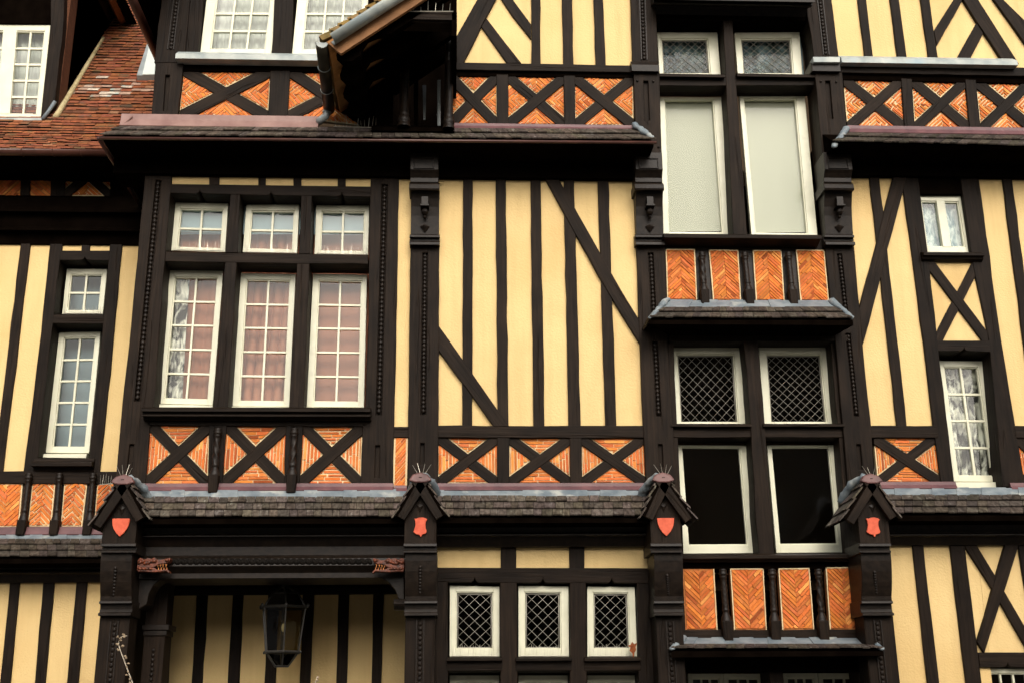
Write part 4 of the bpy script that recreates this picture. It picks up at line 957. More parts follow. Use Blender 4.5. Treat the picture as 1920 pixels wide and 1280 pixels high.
for i, s in enumerate(specs):
    gablet(s['ap'], s['lf'], s['rt'], GY, s['xl'], s['xr'], 1018, side=(1, 1, -1, -1)[i])
    cx, y0, y1, w_, fn = s['sh']; shield(cx, y0, y1, w_, GY+.028, fn)
    (a, b), (c, d), (e, f), (g2, h2) = s['px']; yo = GY+.05; mid = (a+b)/2
    prof('molding', (s['xl']-1, 1025, yo), (s['xr']+1, 1025, yo), [(1017,yo-.0), (1018,yo-.03), (1023,yo-.035), (1024.5,yo+.01), (1030,yo+.01), (1031.5,yo-.015), (1035,yo-.015), (1037,yo+.03)], m=CARV, back=-.02, pm=mid, bev=.002)
    co = prof('corbel', (c+1, 1120, -.30), (d-1, 1120, -.30), [(1035,-.385), (1050,-.38), (1070,-.365), (1090,-.34), (1105,-.315), (1117,-.29), (1126,-.285)], m=CARV, back=.0, pm=mid, bev=.003)
    prof('molding', (c, 1140, -.31), (d, 1140, -.31), [(1125,-.28), (1126,-.33), (1130,-.335), (1132,-.29), (1141,-.285), (1147,-.30), (1149,-.33), (1153,-.33), (1154.5,-.27)], m=CARV, back=.0, pm=(c+d)/2, bev=.002)
    x0, x1 = X(e, 1156, -.26), X(f, 1156, -.26); zt = Z((e+f)/2, 1154, -.26); mb = MB(); mb.box((x0, -.26, 0.1), (x1, .0, zt)); po = mb.build('pillar', TIM, house, bevel=.008, grain=Vector((0, 0, 1)))
    (bx0, by0, bx1, by1), (cx0, cy0, cx1, cy1) = s['bead']
    beads((bx0, by0), (bx1, by1), -.43+.0, co, r=.016) if False else None
    # beads follow the corbel face
    mb = MB()
    for t in range(9):
        py = by0+(by1-by0)*(t/8); off = -.385+.10*((py-1055)/60)**1.4; q = P(bx0+(bx1-bx0)*t/8, py, off); mb.ball(q, .016, .014, .018)
    mb.build('bead_molding', CARV, co, smooth=True)
    z0 = P(cx0, cy0, -.262); L = 2.3; mb = MB(); zz = z0.z
    while zz > .6: mb.ball((z0.x, -.262, zz), .019, .015, .021); zz -= .043
    for sx in (-.032, .032): mb.box((z0.x+sx-.005, -.274, .55), (z0.x+sx+.005, -.255, z0.z+.03))
    mb.build('bead_molding', CARV, po, smooth=False)
    mb = MB(); mb.box((x0-.05, -.31, 0), (x1+.05, .02, .35)); mb.box((x0-.03, -.29, .35), (x1+.03, .01, .42)); mb.build('plinth', PAVE, po, bevel=.01)

# ---- moulded beams above the ground floor
BP = [(968,-.30), (975,-.20), (983,-.16), (1000,-.14), (1002.5,-.19), (1005,-.19), (1006.5,-.13), (1024,-.08), (1040,-.08), (1042,-.12), (1046,-.16), (1060,-.17), (1067,-.13), (1073,-.10), (1083,-.10)]
prof('porch_beam', (250,1000,-.1), (762,1000,-.1), BP, back=.5, m=CARV, pm=505, bev=.003)
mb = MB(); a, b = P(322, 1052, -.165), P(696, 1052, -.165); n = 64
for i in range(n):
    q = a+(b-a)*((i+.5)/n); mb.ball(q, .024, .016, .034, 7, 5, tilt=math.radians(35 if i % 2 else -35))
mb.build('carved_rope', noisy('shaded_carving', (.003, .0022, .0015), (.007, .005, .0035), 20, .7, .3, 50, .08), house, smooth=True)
BQ = [(966,-.30), (975,-.16), (986,-.12), (998,-.10), (1000,-.15), (1003,-.15), (1005,-.08), (1024,-.02)]
prof('beam', (816,1000,-.1), (1222,1000,-.1), BQ, back=.3, m=CARV, pm=1020, bev=.003); prof('beam', (1664,1000,-.1), (2330,1000,-.1), [(962,-.30)]+BQ[1:-1]+[(1021,-.02)], back=.3, m=CARV, pm=1790, bev=.003)
# arch brackets of the porch
def bracket(pts, off, th):
    o = timber('arch_bracket', pts, off, th, m=CARV, amp=0, bev=.008); return o
bracket([(258,1080), (318,1080), (300,1086), (288,1096), (279,1112), (275,1132), (262,1140), (258,1140)], -.06, .25)
bracket([(758,1080), (700,1080), (716,1083), (730,1092), (741,1106), (747,1122), (758,1124)], -.10, .2)
prof('bracket_base', (738,1130,-.12), (762,1130,-.12), [(1122,-.12), (1130,-.15), (1135,-.14), (1142,-.05)], m=CARV, back=.1, bev=.003)
prof('bracket_base', (262,1132,.25), (282,1132,.25), [(1124,.22), (1130,.18), (1136,.2), (1142,.25)], m=CARV, back=.4, bev=.003)
def dragon(x0, x1, k, off):
    """carved dragon head at the end of the beam; x0 neck end, x1 snout tip, k=+1 facing right"""
    A = P(x0, 1058, off); B = P(x1, 1058, off); L = abs(B.x-A.x); z = A.z; s = L/.32
    def o(u, v): return Vector((A.x+k*u*L, off, z+v*s*.82))
    up = [o(0, -.065), o(0, .07), o(.08, .085), o(.2, .065), o(.3, .085), o(.42, .07), o(.5, .088), o(.6, .06), o(.72, .058), o(.86, .075), o(.97, .085), o(1, .065), o(.95, .03), o(.84, .012), o(.74, .012), o(.62, .0), o(.55, -.02), o(.5, -.03)]
    up2 = [o(0, -.065), o(.5, -.03), o(.6, -.055), o(.75, -.058), o(.9, -.05), o(.98, -.075), o(1.0, -.095), o(.97, -.1), o(.9, -.075), o(.75, -.08), o(.6, -.085), o(.4, -.085), o(.2, -.078), o(.05, -.08)]
    mb = MB(); mb.prism(up, (0, .09, 0)); mb.prism(up2, (0, .08, 0))
    h = mb.build('dragon_head', ORED, house, bevel=.012, label='worn red carved dragon head with open jaws facing ' + ('right' if k > 0 else 'left'))
    e = MB(); e.ball(o(.52, .045)+Vector((0, -.008, 0)), .022, .02, .018); e.ball(o(.9, .055)+Vector((0, -.004, 0)), .02, .02, .016)
    e.build('eye', ORED, h, smooth=True); e = MB()
    for i in range(5): e.ball(o(.08+.09*i, .03+.012*math.sin(i*2))+Vector((0, -.004, 0)), .026, .016, .016, tilt=.5*k)
    e.build('scales', ORED, h, smooth=True); e = MB()
    for i in range(4): e.ball(o(.1+.1*i, -.045)+Vector((0, -.004, 0)), .022, .012, .012, tilt=-.3*k)
    e.build('scales', ORED, h, smooth=True)
    t = MB()
    for i, u in enumerate((.62, .7, .78, .87)):
        p = o(u, .008); t.add([p+Vector((-.007, .01, 0)), p+Vector((.007, .01, 0)), p+Vector((0, .03, 0)), p+Vector((0, .015, -.03))], [(0, 1, 3), (1, 2, 3), (2, 0, 3)])
        p = o(u+.03, -.056); t.add([p+Vector((-.006, .01, 0)), p+Vector((.006, .01, 0)), p+Vector((0, .03, 0)), p+Vector((0, .015, .025))], [(0, 1, 3), (1, 2, 3), (2, 0, 3)])
    t.build('teeth', MORD, h)
dragon(257, 319, 1, -.27); dragon(758, 698, -1, -.27)

# ================================================================= PORCH
PY = 1.35
def rx(px, y, off=PY): return X(px, y, off)
plaster((250,1060, 800,1060, 800,1300, 240,1300), PY+.03)
for q in ((300,1105, 325,1105, 315,1290, 288,1290), (369,1105, 390,1105, 379,1290, 358,1290), (437,1105, 457,1105, 448,1290, 426,1290), (503,1105, 523,1105, 516,1290, 495,1290),
          (568,1105, 589,1105, 581,1290, 561,1290), (635,1105, 655,1105, 650,1290, 630,1290), (700,1105, 720,1105, 714,1290, 696,1290)): timber('stud', q, PY, .07)
prof('beam', (240,1100,PY-.06), (800,1100,PY-.06), [(1040,PY-.06), (1113,PY-.06)], back=PY+.1)
mb = MB(); zc = Z(505, 1083, -.1)+.05; xl_, xr_ = X(200, 1200, 0), X(812, 1200, 0)
mb.box((xl_, .1, zc), (xr_, PY+.1, zc+.1)); mb.build('porch_ceiling', SOF, house)
mb = MB(); mb.box((xr_-.12, .02, 0), (xr_, PY+.1, zc)); mb.build('porch_wall', SOF, house)
mb = MB(); mb.box((X(185, 1200, 0), .3, 0), (X(213, 1200, 0), PY+.1, zc)); mb.build('porch_wall', PLA, house)
plaster((213,1060, 300,1060, 292,1300, 200,1300), 1.25)
x0 = X(266, 1200, .3); x1 = X(312, 1200, .3); mb = MB(); mb.box((x0+.015, .3, 0), (x1-.015, .55, zc)); po = mb.build('inner_pillar', TIM, house, bevel=.01, grain=Vector((0, 0, 1)))
mb = MB(); zc1 = Z(290, 1180, .25); mb.box((x0-.0, .27, zc1), (x1+.02, .58, zc1+.05)); mb.box((x0+.01, .285, zc1-.05), (x1+.0, .56, zc1)); mb.build('capital', CARV, po, bevel=.006)
mb = MB(); zz = zc1-.18
while zz > .6: mb.ball(((x0+x1)/2, .3, zz), .018, .014, .021); zz -= .043
mb.build('bead_molding', CARV, po, smooth=True)
# lower wall of ground floor below the picture
for a, b, off in ((236, 800, PY), ):
    pass

# ================================================================= GROUND FLOOR MIDDLE
GM = .03
plaster((816,1015, 1224,1015, 1224,1072, 816,1072), GM+.03)
timber('stud', (939,1015, 968,1015, 968,1068, 939,1068), GM, .06); timber('stud', (1067,1015, 1096,1015, 1096,1068, 1068,1068), GM, .06)
timber('lintel', [(816,1063), (1224,1064), (1224,1093)] + ogee(1147, 1092, 10, 9) + ogee(1018, 1092, 10, 9) + ogee(890, 1091, 10, 9) + [(816,1090)], GM-.004, .25, amp=0)
for q in ((814,1086, 840,1086, 840,1300, 814,1300), (938,1086, 969,1086, 971,1300, 938,1300), (1069,1086, 1098,1086, 1101,1300, 1069,1300), (1194,1086, 1228,1086, 1238,1300, 1199,1300)): timber('post', q, GM, .25)
GW = [window((843.5,1097, 936.5,1098.6, 936.5,1230, 843,1230), GM+.08, (11, 11, 11, 14), lead=3, tint=(.05, .25)), window((972,1097, 1066,1098.6, 1067,1230, 972,1230), GM+.08, (11, 11, 14, 14), lead=3, tint=(.05, .25)),
      window((1101,1098.6, 1190,1099.4, 1195,1230, 1101.3,1230), GM+.08, (10, 11, 12, 14), lead=3, tint=(.05, .25))]
for a, b in ((838, 942), (967, 1073), (1096, 1202)): prof('window_sill', (a, 1232, GM-.06), (b, 1232, GM-.06), [(1230.5,GM-.0), (1233,GM-.06), (1238,GM-.06), (1240,GM-.01), (1256,GM-.005), (1259,GM+.02)], back=GM+.25, bev=.003)
for q in ((843,1265, 936,1265, 936,1400, 843,1400), (972,1265, 1067,1265, 1069,1400, 972,1400), (1101,1265, 1197,1265, 1201,1400, 1101,1400)): window(q, GM+.26, (11, 12, 11, 10), 3, 3, 3.5)
# ground floor windows of the central bay
for q in ((1290,1262, 1356,1262, 1366,1420, 1298,1420), (1356.5,1262, 1430,1262, 1441,1420, 1366.5,1420), (1468,1261, 1533,1261, 1545,1420, 1478,1420), (1534,1261, 1612,1261, 1628,1420, 1546,1420)): window(q, .40, (7, 9, 7, 8), 3, 4, 3.5)
timber('mullion', (1441,1240, 1466,1240, 1482,1420, 1455,1420), .06, .35)
# ---- ground floor right
plaster((1660,1005, 1829,1005, 1866,1330, 1690,1330), .03); plaster((1829.5,1005, 2330,1005, 2340,1238, 1856,1238), .03); plaster((1962,1238.5, 2340,1238.5, 2350,1330, 1975,1330), .03)
timber('stud', (1710,1010, 1731,1010, 1766,1320, 1744,1320), .0, .07); timber('stud', (1780,1010, 1808,1010, 1846,1320, 1816,1320), .0, .07)
timber('brace', (1806,1012, 1830,1018, 1870,1084, 1935,1196, 1935,1232, 1865,1110, 1808,1022), -.004, .07); timber('brace', (1888,1010, 1914,1010, 1846,1224, 1832,1202), -.012, .08)
timber('stud', (1908,1010, 1930,1010, 1950,1150, 1930,1150), .0, .07)
timber('lintel', [(1834,1222), (1985,1222), (1988,1252)] + ogee(1890, 1250, 10, 8) + [(1838,1250)], -.004, .25, amp=0)
window((1840,1252, 1958,1253, 1980,1400, 1858,1400), .08, (9, 9, 9, 10), 4, 4, 4)

# ================================================================= WING (plane 1.2, set back)
WY = 1.2
for q in ((-330,440, 108,440, 56,895, -370,895), (108,440, 216,440, 212,482, 106,482), (218,440, 275,440, 225,895, 174,895)): plaster(q, WY+.03, par=wing)
timber('stud', (40,445, 58,445, 34,645, 4,890, -14,890, 16,645), WY, .07, wing)
timber('post', (95,445, 119,445, 112,490, 92,660, 72,850, 66,890, 43,890, 72,660), WY, .30, wing); timber('post', (207,445, 230,445, 210,660, 186,890, 163,890, 188,660), WY, .30, wing)
timber('stud', (153.6,445, 169,445, 168,474, 152,474), WY+.01, .08, wing)
timber('lintel', [(112,470), (208,470), (206,489)] + ogee(159, 488, 11, 6) + [(112,488)], WY+.004, .28, wing, amp=0)
timber('transom', (97,590, 199,590, 197,607, 95,606), WY+.004, .28, wing)
V1 = window((125.4,504, 201,504.6, 192.6,589, 116.4,589), WY+.20, (8, 10, 8, 6), 2, 2, 4, par=wing); V2 = window((111,623, 188.6,621.5, 167,848.6, 85.5,848), WY+.22, (10, 10, 8, 10), 2, 5, 4, par=wing)
sill_white((82,850, 163,850, 161,858, 80,857), WY+.14, V2)
prof('window_sill', (60,860,WY-.08), (174,860,WY-.08), [(858,WY-.02), (864,WY-.03), (866,WY-.1), (873,WY-.1), (876,WY-.02), (884,WY)], wing, back=WY+.25, bev=.003)
timber('beam', (-370,883, 226,883, 224,906, -370,906), WY-.004, .15, wing)
timber('backing_board', (-370,904, 224,904, 216,1000, -370,1000), WY+.04, .08, wing, m=CARV)
for q, s in (((-12,906, 42.5,906, 35.6,987, -20,987), -1), ((61,904, 104,904, 96,986, 52,986), 1), ((121,903, 164,903, 154,986, 113.7,986), 1), ((183,903, 226,903, 222,986, 176,986), 1)): chevpanel(q, WY+.02, wing, s, frame=.012, h=.036, gap=.010 if s > 0 else .005)
def wbal(a, b, e):
    n0 = len(bpy.data.objects); baluster(a, b, WY-.04, e, .036, 0)
for a, b, e in (((54.5,887), (44,975), (38.5,1003)), ((112,887), (105,975), (101,1003)), ((175,887), (168,975), (163,1003))):
    before = set(bpy.data.objects); baluster(a, b, WY-.04, e, .036, 0)
    for o in set(bpy.data.objects)-before:
        if o.parent == house: o.parent = wing; o.location = ORIG[o.name]-ORIG[wing.name]
flash(-380, 216, 987, 1001, WY-.02, WY-.05, par=wing)
skirt(-380, 216, 1001, 1011, 1045, WY-.03, WY-.45, 3, par=wing, tl=(.35, .8), wid=.09)
prof('beam', (-380,1050,WY-.1), (205,1050,WY-.1), [(1043,WY-.36), (1052,WY-.14), (1068,WY-.1), (1071,WY-.14), (1074,WY-.14), (1077,WY-.06), (1092,WY-.02)], wing, back=WY+.2, m=CARV, bev=.003)
plaster((-380,1080, 215,1080, 205,1330, -400,1330), WY+.03, par=wing)
for k in range(1, 5):
    d = -k*76; timber('stud', (19+d,1085, 37+d,1085, 15+d*1.05,1320, -4+d*1.05,1320), WY, .07, wing); timber('stud', (38+d,445, 56+d,445, 2+d*1.05,890, -16+d*1.05,890), WY, .07, wing); chevpanel((-12+d*.95,906, 42.5+d*.95,906, 35.6+d*.97,987, -20+d*.97,987), WY+.02, wing, 1, frame=.012, h=.036)
for q in ((18.6,1085, 37,1085, 15,1320, -4,1320), (81,1085, 102,1085, 81,1320, 61,1320), (143.5,1085, 164,1085, 143,1320, 121,1320)): timber('stud', q, WY, .07, wing)
# top strip of the wing wall in the shade of the eaves
xpanel((122,290, 210,290, 208,368, 118,368), 16, WY+.012, 'chev', wing); 
q = (-320,290, 122,290, 118,368, -320,368); mb = MB(); slab(mb, w2(ptsof(q), WY+.03), WY+.03, .05); halfchev(mb, w2(ptsof(q), WY+.03), WY+.03, ((X(50,290,WY), Z(50,290,WY)), (X(48,368,WY), Z(48,368,WY))), 1, 45, .035); mb.build('brick_panel', [MORD, BRK], wing, colattr=True)
timber('post', (40,285, 58,285, 55,370, 37,370), WY, .08, wing); timber('post', (98,285, 124,285, 120,370, 94,370), WY, .08, wing); timber('post', (206,285, 262,285, 262,370, 206,370), WY, .08, wing, m=SOF)
prof('wall_plate', (-330,400,WY-.2), (264,400,WY-.2), [(366,WY-.02), (369,WY-.08), (384,WY-.1), (390,WY-.14), (396,WY-.14), (400,WY-.06), (425,WY-.04), (428,WY-.1), (431,WY-.1), (434,WY-.02), (457,WY)], wing, back=WY+.2, m=SOF, bev=.003)
# tiled roof with a bell-cast foot
EY = .62; ze = Z(100, 281, EY)
PROF = [(0.0, ze)]
y_, z_ = EY, ze; pro = [(y_, z_)]
while z_ < ze+5.5:
    d = y_-EY; a_ = math.radians(36 + min(1, d/.9)*19); y_ += .086*math.cos(a_); z_ += .086*math.sin(a_); pro.append((y_, z_))
def roofz(y):
    for i in range(len(pro)-1):
        if pro[i][0] <= y <= pro[i+1][0]:
            t = (y-pro[i][0])/(pro[i+1][0]-pro[i][0]); return pro[i][1]+(pro[i+1][1]-pro[i][1])*t
    return pro[-1][1] if y > pro[-1][0] else pro[0][1]
def roofhit(px, py):
    y = EY
    while y < 8:
        p = P(px, py, y)
        if p.z <= roofz(y): return p
        y += .01
    return p
pat = roofhit(185, 172); pat2 = roofhit(100, 215)
mb = MB(); xL_, xR_ = -7.2, X(284, 100, 0.3)+.35
for r in range(len(pro)-1):
    (y0, z0), (y1, z1) = pro[r], pro[r+1]; d = Vector((0, y1-y0, z1-z0)); nn = Vector((0, -d.z, d.y)).normalized(); x = xL_-rnd()*.1
    while x < xR_:
        wd = ru(.10, .15); t = ru(.78, 1.12); cc = [t, t*ru(.88, 1.1), t*ru(.85, 1.15)]; c = Vector((x, y0, z0))
        dd = (Vector((x*1.0, y0, z0))-pat); pr_ = math.exp(-((dd.x/.5)**2+(dd.z/.16)**2))
        if rnd() < pr_*.8: k_ = ru(.1, 1.1); cc = [1+1.2*k_, 1+4.5*k_, 1+9*k_]
        elif rnd() < .02: cc = [t*1.3, t*1.9, t*2.3]
        elif rnd() < .12: cc = [t*.6, t*.7, t*.8]
        j = ru(-.010, .008)+.016*noise.noise((x*1.3, r*.45, 0)); lift = ru(.022, .034); bb = .012
        s = d*0.0
        lo = Vector((0, y0, z0))-d.normalized()*(.004+j); hi = Vector((0, y1, z1))+d*.15
        a0 = lo+nn*lift; b0 = hi+nn*.002; sag = ru(-.004, .004)
        mb.hexa([Vector((x, a0.y, a0.z-bb+sag)), Vector((x+wd-.004, a0.y, a0.z-bb)), Vector((x+wd-.004, b0.y, b0.z-bb)), Vector((x, b0.y, b0.z-bb)),
                 Vector((x, a0.y, a0.z+.003+sag)), Vector((x+wd-.004, a0.y, a0.z+.003)), Vector((x+wd-.004, b0.y, b0.z)), Vector((x, b0.y, b0.z))], 0, tuple(cc))
        x += wd
roof = mb.build('tile_roof', TIL, wing, colattr=True)
mb = MB()
for i in range(len(pro)-1): mb.hexa([Vector((xL_, pro[i][0], pro[i][1]-.06)), Vector((xR_, pro[i][0], pro[i][1]-.06)), Vector((xR_, pro[i+1][0], pro[i+1][1]-.06)), Vector((xL_, pro[i+1][0], pro[i+1][1]-.06)),
             Vector((xL_, pro[i][0], pro[i][1]-.012)), Vector((xR_, pro[i][0], pro[i][1]-.012)), Vector((xR_, pro[i+1][0], pro[i+1][1]-.012)), Vector((xL_, pro[i+1][0], pro[i+1][1]-.012))])
mb.build('roof_boarding', SOF, wing)
zgt = Z(100, 287, EY-.06); mb = MB(); mb.tube([(xL_, EY-.06, zgt+.02), (X(206,287,EY-.06)+.05, EY-.06, zgt+.02)], .055, 12, arc=(math.pi, 2*math.pi)); o = mb.build('gutter', GUT, wing, smooth=True); o.modifiers.new('s', 'SOLIDIFY').thickness = .006
j = MB()
for px in (43, 101, 154): xx = X(px, 287, EY-.06); j.tube([Vector((xx, EY-.06+.058*math.cos(math.pi+math.pi*i/8), zgt+.02+.058*math.sin(math.pi+math.pi*i/8))) for i in range(9)], .006, 5)
j.build('gutter_joint', GUT, o)
mb = MB(); mb.box((xL_, EY+.02, zgt-.02), (X(204,287,EY), WY+.1, zgt+.03)); mb.build('eaves_soffit', SOF, wing)
# dormer
hit = roofhit(60, 226); DY = hit.y-.02
timber('dormer_post', (96,-60, 122,-60, 119,40, 103,188, 82,223, 76,223, 95,48), DY, .14, wing)
D1 = window((-55,45, 94.5,47, 76,223, -66,222), DY+.03, (10, 12, 9, 8), 2, 5, 4, par=wing, meet=26)
timber('dormer_sill', (-160,221, 79,221, 80,228, -160,229), DY-.02, .1, wing, m=ZINC, amp=0)
timber('dormer_lintel', (-160,-60, 110,-60, 98,45, -160,44), DY+.005, .14, wing, m=SOF)
mb = MB(); cxr = X(103, 188, DY); pA = P(119, 40, DY); mb.box((cxr-.06, DY+.12, hit.z-.1), (cxr, DY+2.4, pA.z+1.0))
mb.build('dormer_cheek', noisy('cheek_tile', (.08, .032, .016), (.13, .05, .024), 12, .85, .5, 60, .2, stretch=(1, 1, 6)), wing)
mb = MB(); prev = []
for i in range(26):
    y = DY+i*.06; z = roofz(y)
    if z > pA.z+.6: break
    prev.append(Vector((cxr+.03, y, z+.05)))
mb.tube(prev, .035, 8, r1=.02); mb.build('mortar_fillet', noisy('mossy_mortar', (.35, .28, .14), (.5, .42, .24), 16, .9, .5, 60, .1), wing, smooth=True)
mb = MB(); mb.tube([P(80,224,DY-.03), P(92,208,DY-.01), P(103,191,DY)], .022, 8); mb.build('lead_trim', LEAD, wing, smooth=True)
he = roofhit(243, 50)
mb = MB(); xe = he.x; zE = he.z; s45 = Vector((-1.0, 0, 1.15)).normalized(); nE = Vector((1.15, 0, 1)).normalized()
def dsp(s, y, n): v = Vector((xe, 0, zE))+s45*s+nE*n; return Vector((v.x, y, v.z))
mb.hexa([dsp(0, DY-.45, 0), dsp(2.2, DY-.45, 0), dsp(2.2, he.y+1.2, 0), dsp(0, he.y+1.2, 0), dsp(-.03, DY-.5, .10), dsp(2.2, DY-.5, .10), dsp(2.2, he.y+1.2, .10), dsp(-.03, he.y+1.2, .10)])
dr = mb.build('dormer_roof', SOF, wing)
mb = MB(); mb.hexa([dsp(.06, DY-.4, -.08), dsp(.14, DY-.4, -.08), dsp(.14, he.y+.1, -.08), dsp(.06, he.y+.1, -.08), dsp(.06, DY-.4, -.002), dsp(.14, DY-.4, -.002), dsp(.14, he.y+.1, -.002), dsp(.06, he.y+.1, -.002)]); mb.build('rafter', SOFB, dr)
mb = MB(); mb.box((xL_, DY-.42, zE+.35), (cxr+.1, he.y+1, zE+.42)); mb.build('dormer_ceiling', SOF, dr)
# eave of the upper bay roof over the wing roof
hb = P(284, 70, .5); fb = MB(); fb.hexa([hb+Vector((-.02, -1.6, 0)), hb+Vector((.5, -1.6, .62)), hb+Vector((.5, 1.2, .62)), hb+Vector((-.02, 1.2, 0)), hb+Vector((-.06, -1.6, .1)), hb+Vector((.5, -1.6, .76)), hb+Vector((.5, 1.2, .76)), hb+Vector((-.06, 1.2, .1))]); fb.build('side_eaves', SOF, house)
fb = MB(); fb.tube([hb+Vector((-.03, -1.2, .02)), hb+Vector((-.03, 1.1, .0))], .05, 10); fb.build('gutter', GUT, house, smooth=True)
# side walls of the bay
mb = MB(); mb.box((xw-.0, .3, 0), (xw+.1, 1.5, zbE)); mb.build('side_wall', TIM, house, grain=Vector((0, 0, 1)))
xu = X(292, 96, UM); mb = MB(); mb.box((xu+.02, UM+.25, zbE), (xu+.1, 3.2, zbE+4)); mb.build('side_wall', TIM, house, grain=Vector((0, 0, 1)))
# roof light
q = [roofhit(279, 90), roofhit(300, 90), roofhit(296, 154), roofhit(258, 154)]
nn = Vector((0, -math.sin(math.radians(55)), math.cos(math.radians(55))))
mb = MB(); lo = [p-nn*.02 for p in q]; hi_ = [p+nn*.09 for p in q]; mb.hexa([lo[3], lo[2], lo[1], lo[0], hi_[3], hi_[2], hi_[1], hi_[0]]); rl = mb.build('roof_light', PIPG, wing, bevel=.006)
q2 = [q[0]+(q[1]-q[0])*.25, q[1], q[2], q[3]+(q[2]-q[3])*.30]; mb = MB(); mb.hexa([p+nn*.092 for p in (q2[3], q2[2], q2[1], q2[0])]+[p+nn*.1 for p in (q2[3], q2[2], q2[1], q2[0])]); mb.build('glass_pane', noisy('sky_toned_pane', (.62, .68, .62), (.68, .74, .68), 3, .2, 0, 5, .5), rl)  # opaque pale colour stands in for sky reflected in the glass
mb = MB(); p = [roofhit(276, 82), roofhit(296, 82), roofhit(296, 74), roofhit(278, 74)]; mb.hexa([k+nn*.02 for k in p]+[k+nn*.14 for k in p]); mb.build('cover_flashing', ZINC, rl)

# ---- interior shells, so that the windows look into dark rooms
def shell(x0, x1, y0, y1, z0, z1, par):
    mb = MB(); t = .1
    mb.box((x0, y1, z0), (x1, y1+t, z1)); mb.box((x0-t, y0, z0), (x0, y1+t, z1)); mb.box((x1, y0, z0), (x1+t, y1+t, z1)); mb.box((x0-t, y0, z1), (x1+t, y1+t, z1+t)); mb.box((x0-t, y0, z0-t), (x1+t, y1+t, z0)); mb.build('inner_room', ROOM, par)
xR2 = X(2290, 600, 0)-.05
z1f = Z(1400, 1048, 0); z2f = Z(960, 300, 0)
shell(xw+.12, xR2, .30, 3.4, z1f, zbE-.06, house); shell(X(812,1200,0)+.02, xR2, .33, 3.4, .15, z1f-.25, house); shell(xu+.12, xR2, UM+.45, 3.2, zbE+.12, zbE+4.2, house)
shell(-7.3, xw-.35, WY+.5, 4.0, .15, zgt-.1, wing); shell(-7.3, cxr-.1, DY+.35, DY+2.6, hit.z-.2, zE+.3, wing)
# floors/ceilings close the shells; wall base under the picture
mb = MB(); mb.box((X(820,1290,GM), GM-.02, 0), (X(1230,1290,GM), GM+.25, Z(1000,1400,GM))); mb.box((X(1300,1400,0), .0, 0), (X(1640,1400,0), .25, Z(1450,1420,0))); mb.box((X(1700,1320,0), 0, 0), (xR2, .1, Z(1800,1325,0))); mb.build('stone_base', PAVE, house, bevel=.01)
mb = MB(); mb.box((X(-380,1300,WY), WY, 0), (X(205,1320,WY)+.1, WY+.12, Z(60,1322,WY)+.02)); mb.build('stone_base', PAVE, wing, bevel=.01)
mb = MB(); mb.box((xl_, PY, 0), (xr_, PY+.1, Z(500,1295,PY)+.03)); mb.build('stone_base', PAVE, house)

# ================================================================= CURTAINS
curtain((332,424, 440,424, 405,765, 298,765), .40, CPINK, 'rose curtain in the left casements of the big bay window', 5, .022)
curtain((458,424, 572,424, 548,765, 432,765), .40, CPINK, 'rose curtain with deep folds in the middle casements of the bay window', 6, .045, sway=.6)
curtain((590,424, 700,424, 686,765, 570,765), .42, CPINK, 'flat rose curtain in the right casements of the big bay window', 2, .008)
curtain((312,505, 356,505, 340,765, 292,765), .325, CNET, 'white net curtain at the left edge of the big bay window', 4, .012)
curtain((1240,188, 1344,188, 1362,434, 1250,434), UW+.29, CPALE, 'pale blind in the tall left window under the leaded light', 2, .004, 'blind', 'blind')
curtain((1392,188, 1498,188, 1518,436, 1414,436), UW+.29, CPALE, 'pale blind in the tall right window under the leaded light', 2, .004, 'blind', 'blind')
curtain((400,-170, 535,-170, 500,104, 384,104), UM+.22, CWHT, 'white curtain in the top storey window over the left corner', 8, .02)
curtain((572,-170, 705,-170, 676,104, 556,104), UM+.22, CWHT, 'white curtain in the top storey window beside the tiled gable', 8, .02)
curtain((1722,372, 1812,372, 1828,472, 1740,472), .16, CLACE, 'lace curtain in the small twin casement above a plastered cross', 9, .008)
curtain((1764,682, 1842,682, 1874,896, 1794,896), .32, CNET, 'white net curtain in the tall window above the right skirt roof', 6, .03, sway=1.5)
curtain((128,508, 206,508, 198,588, 120,588), WY+.45, CGREY, 'added grey sheet standing for reflected sky behind the small four-pane window of the wing', 2, .004, 'blind', 'blind')  # sheet put in for the sky that these wing panes reflect
curtain((116,628, 196,628, 172,845, 90,845), WY+.45, CGREY, 'added grey sheet standing for reflected sky behind the tall ten-pane window of the wing', 2, .004, 'blind', 'blind')  # same stand-in for reflected sky, taller window
curtain((-55,52, 100,52, 84,220, -66,220), DY+.2, CWHT, 'white curtain behind the dormer casements in the tiled roof', 12, .02)

for (x0, x1), nm in zip(((326, 432), (458, 566), (590, 700)), ('left', 'middle', 'right')):
    curtain((x0,382, x1,382, x1-4,440, x0-4,440), .30, CLIGHT, 'blue-grey half blind at the top of the %s upper light of the bay window' % nm, 2, .003, 'blind', 'blind')
curtain((1238,62, 1350,62, 1356,150, 1242,150), UW+.30, CGREY, 'added blue-grey sheet lifting the dark behind the left leaded light of the top storey', 2, .003, 'blind', 'blind')  # sheet added so the leaded panes read blue-grey instead of black
curtain((1380,62, 1502,62, 1508,150, 1386,150), UW+.30, CGREY, 'added blue-grey sheet lifting the dark behind the right leaded light of the top storey', 2, .003, 'blind', 'blind')  # added like the left one, to tint and lighten dark panes

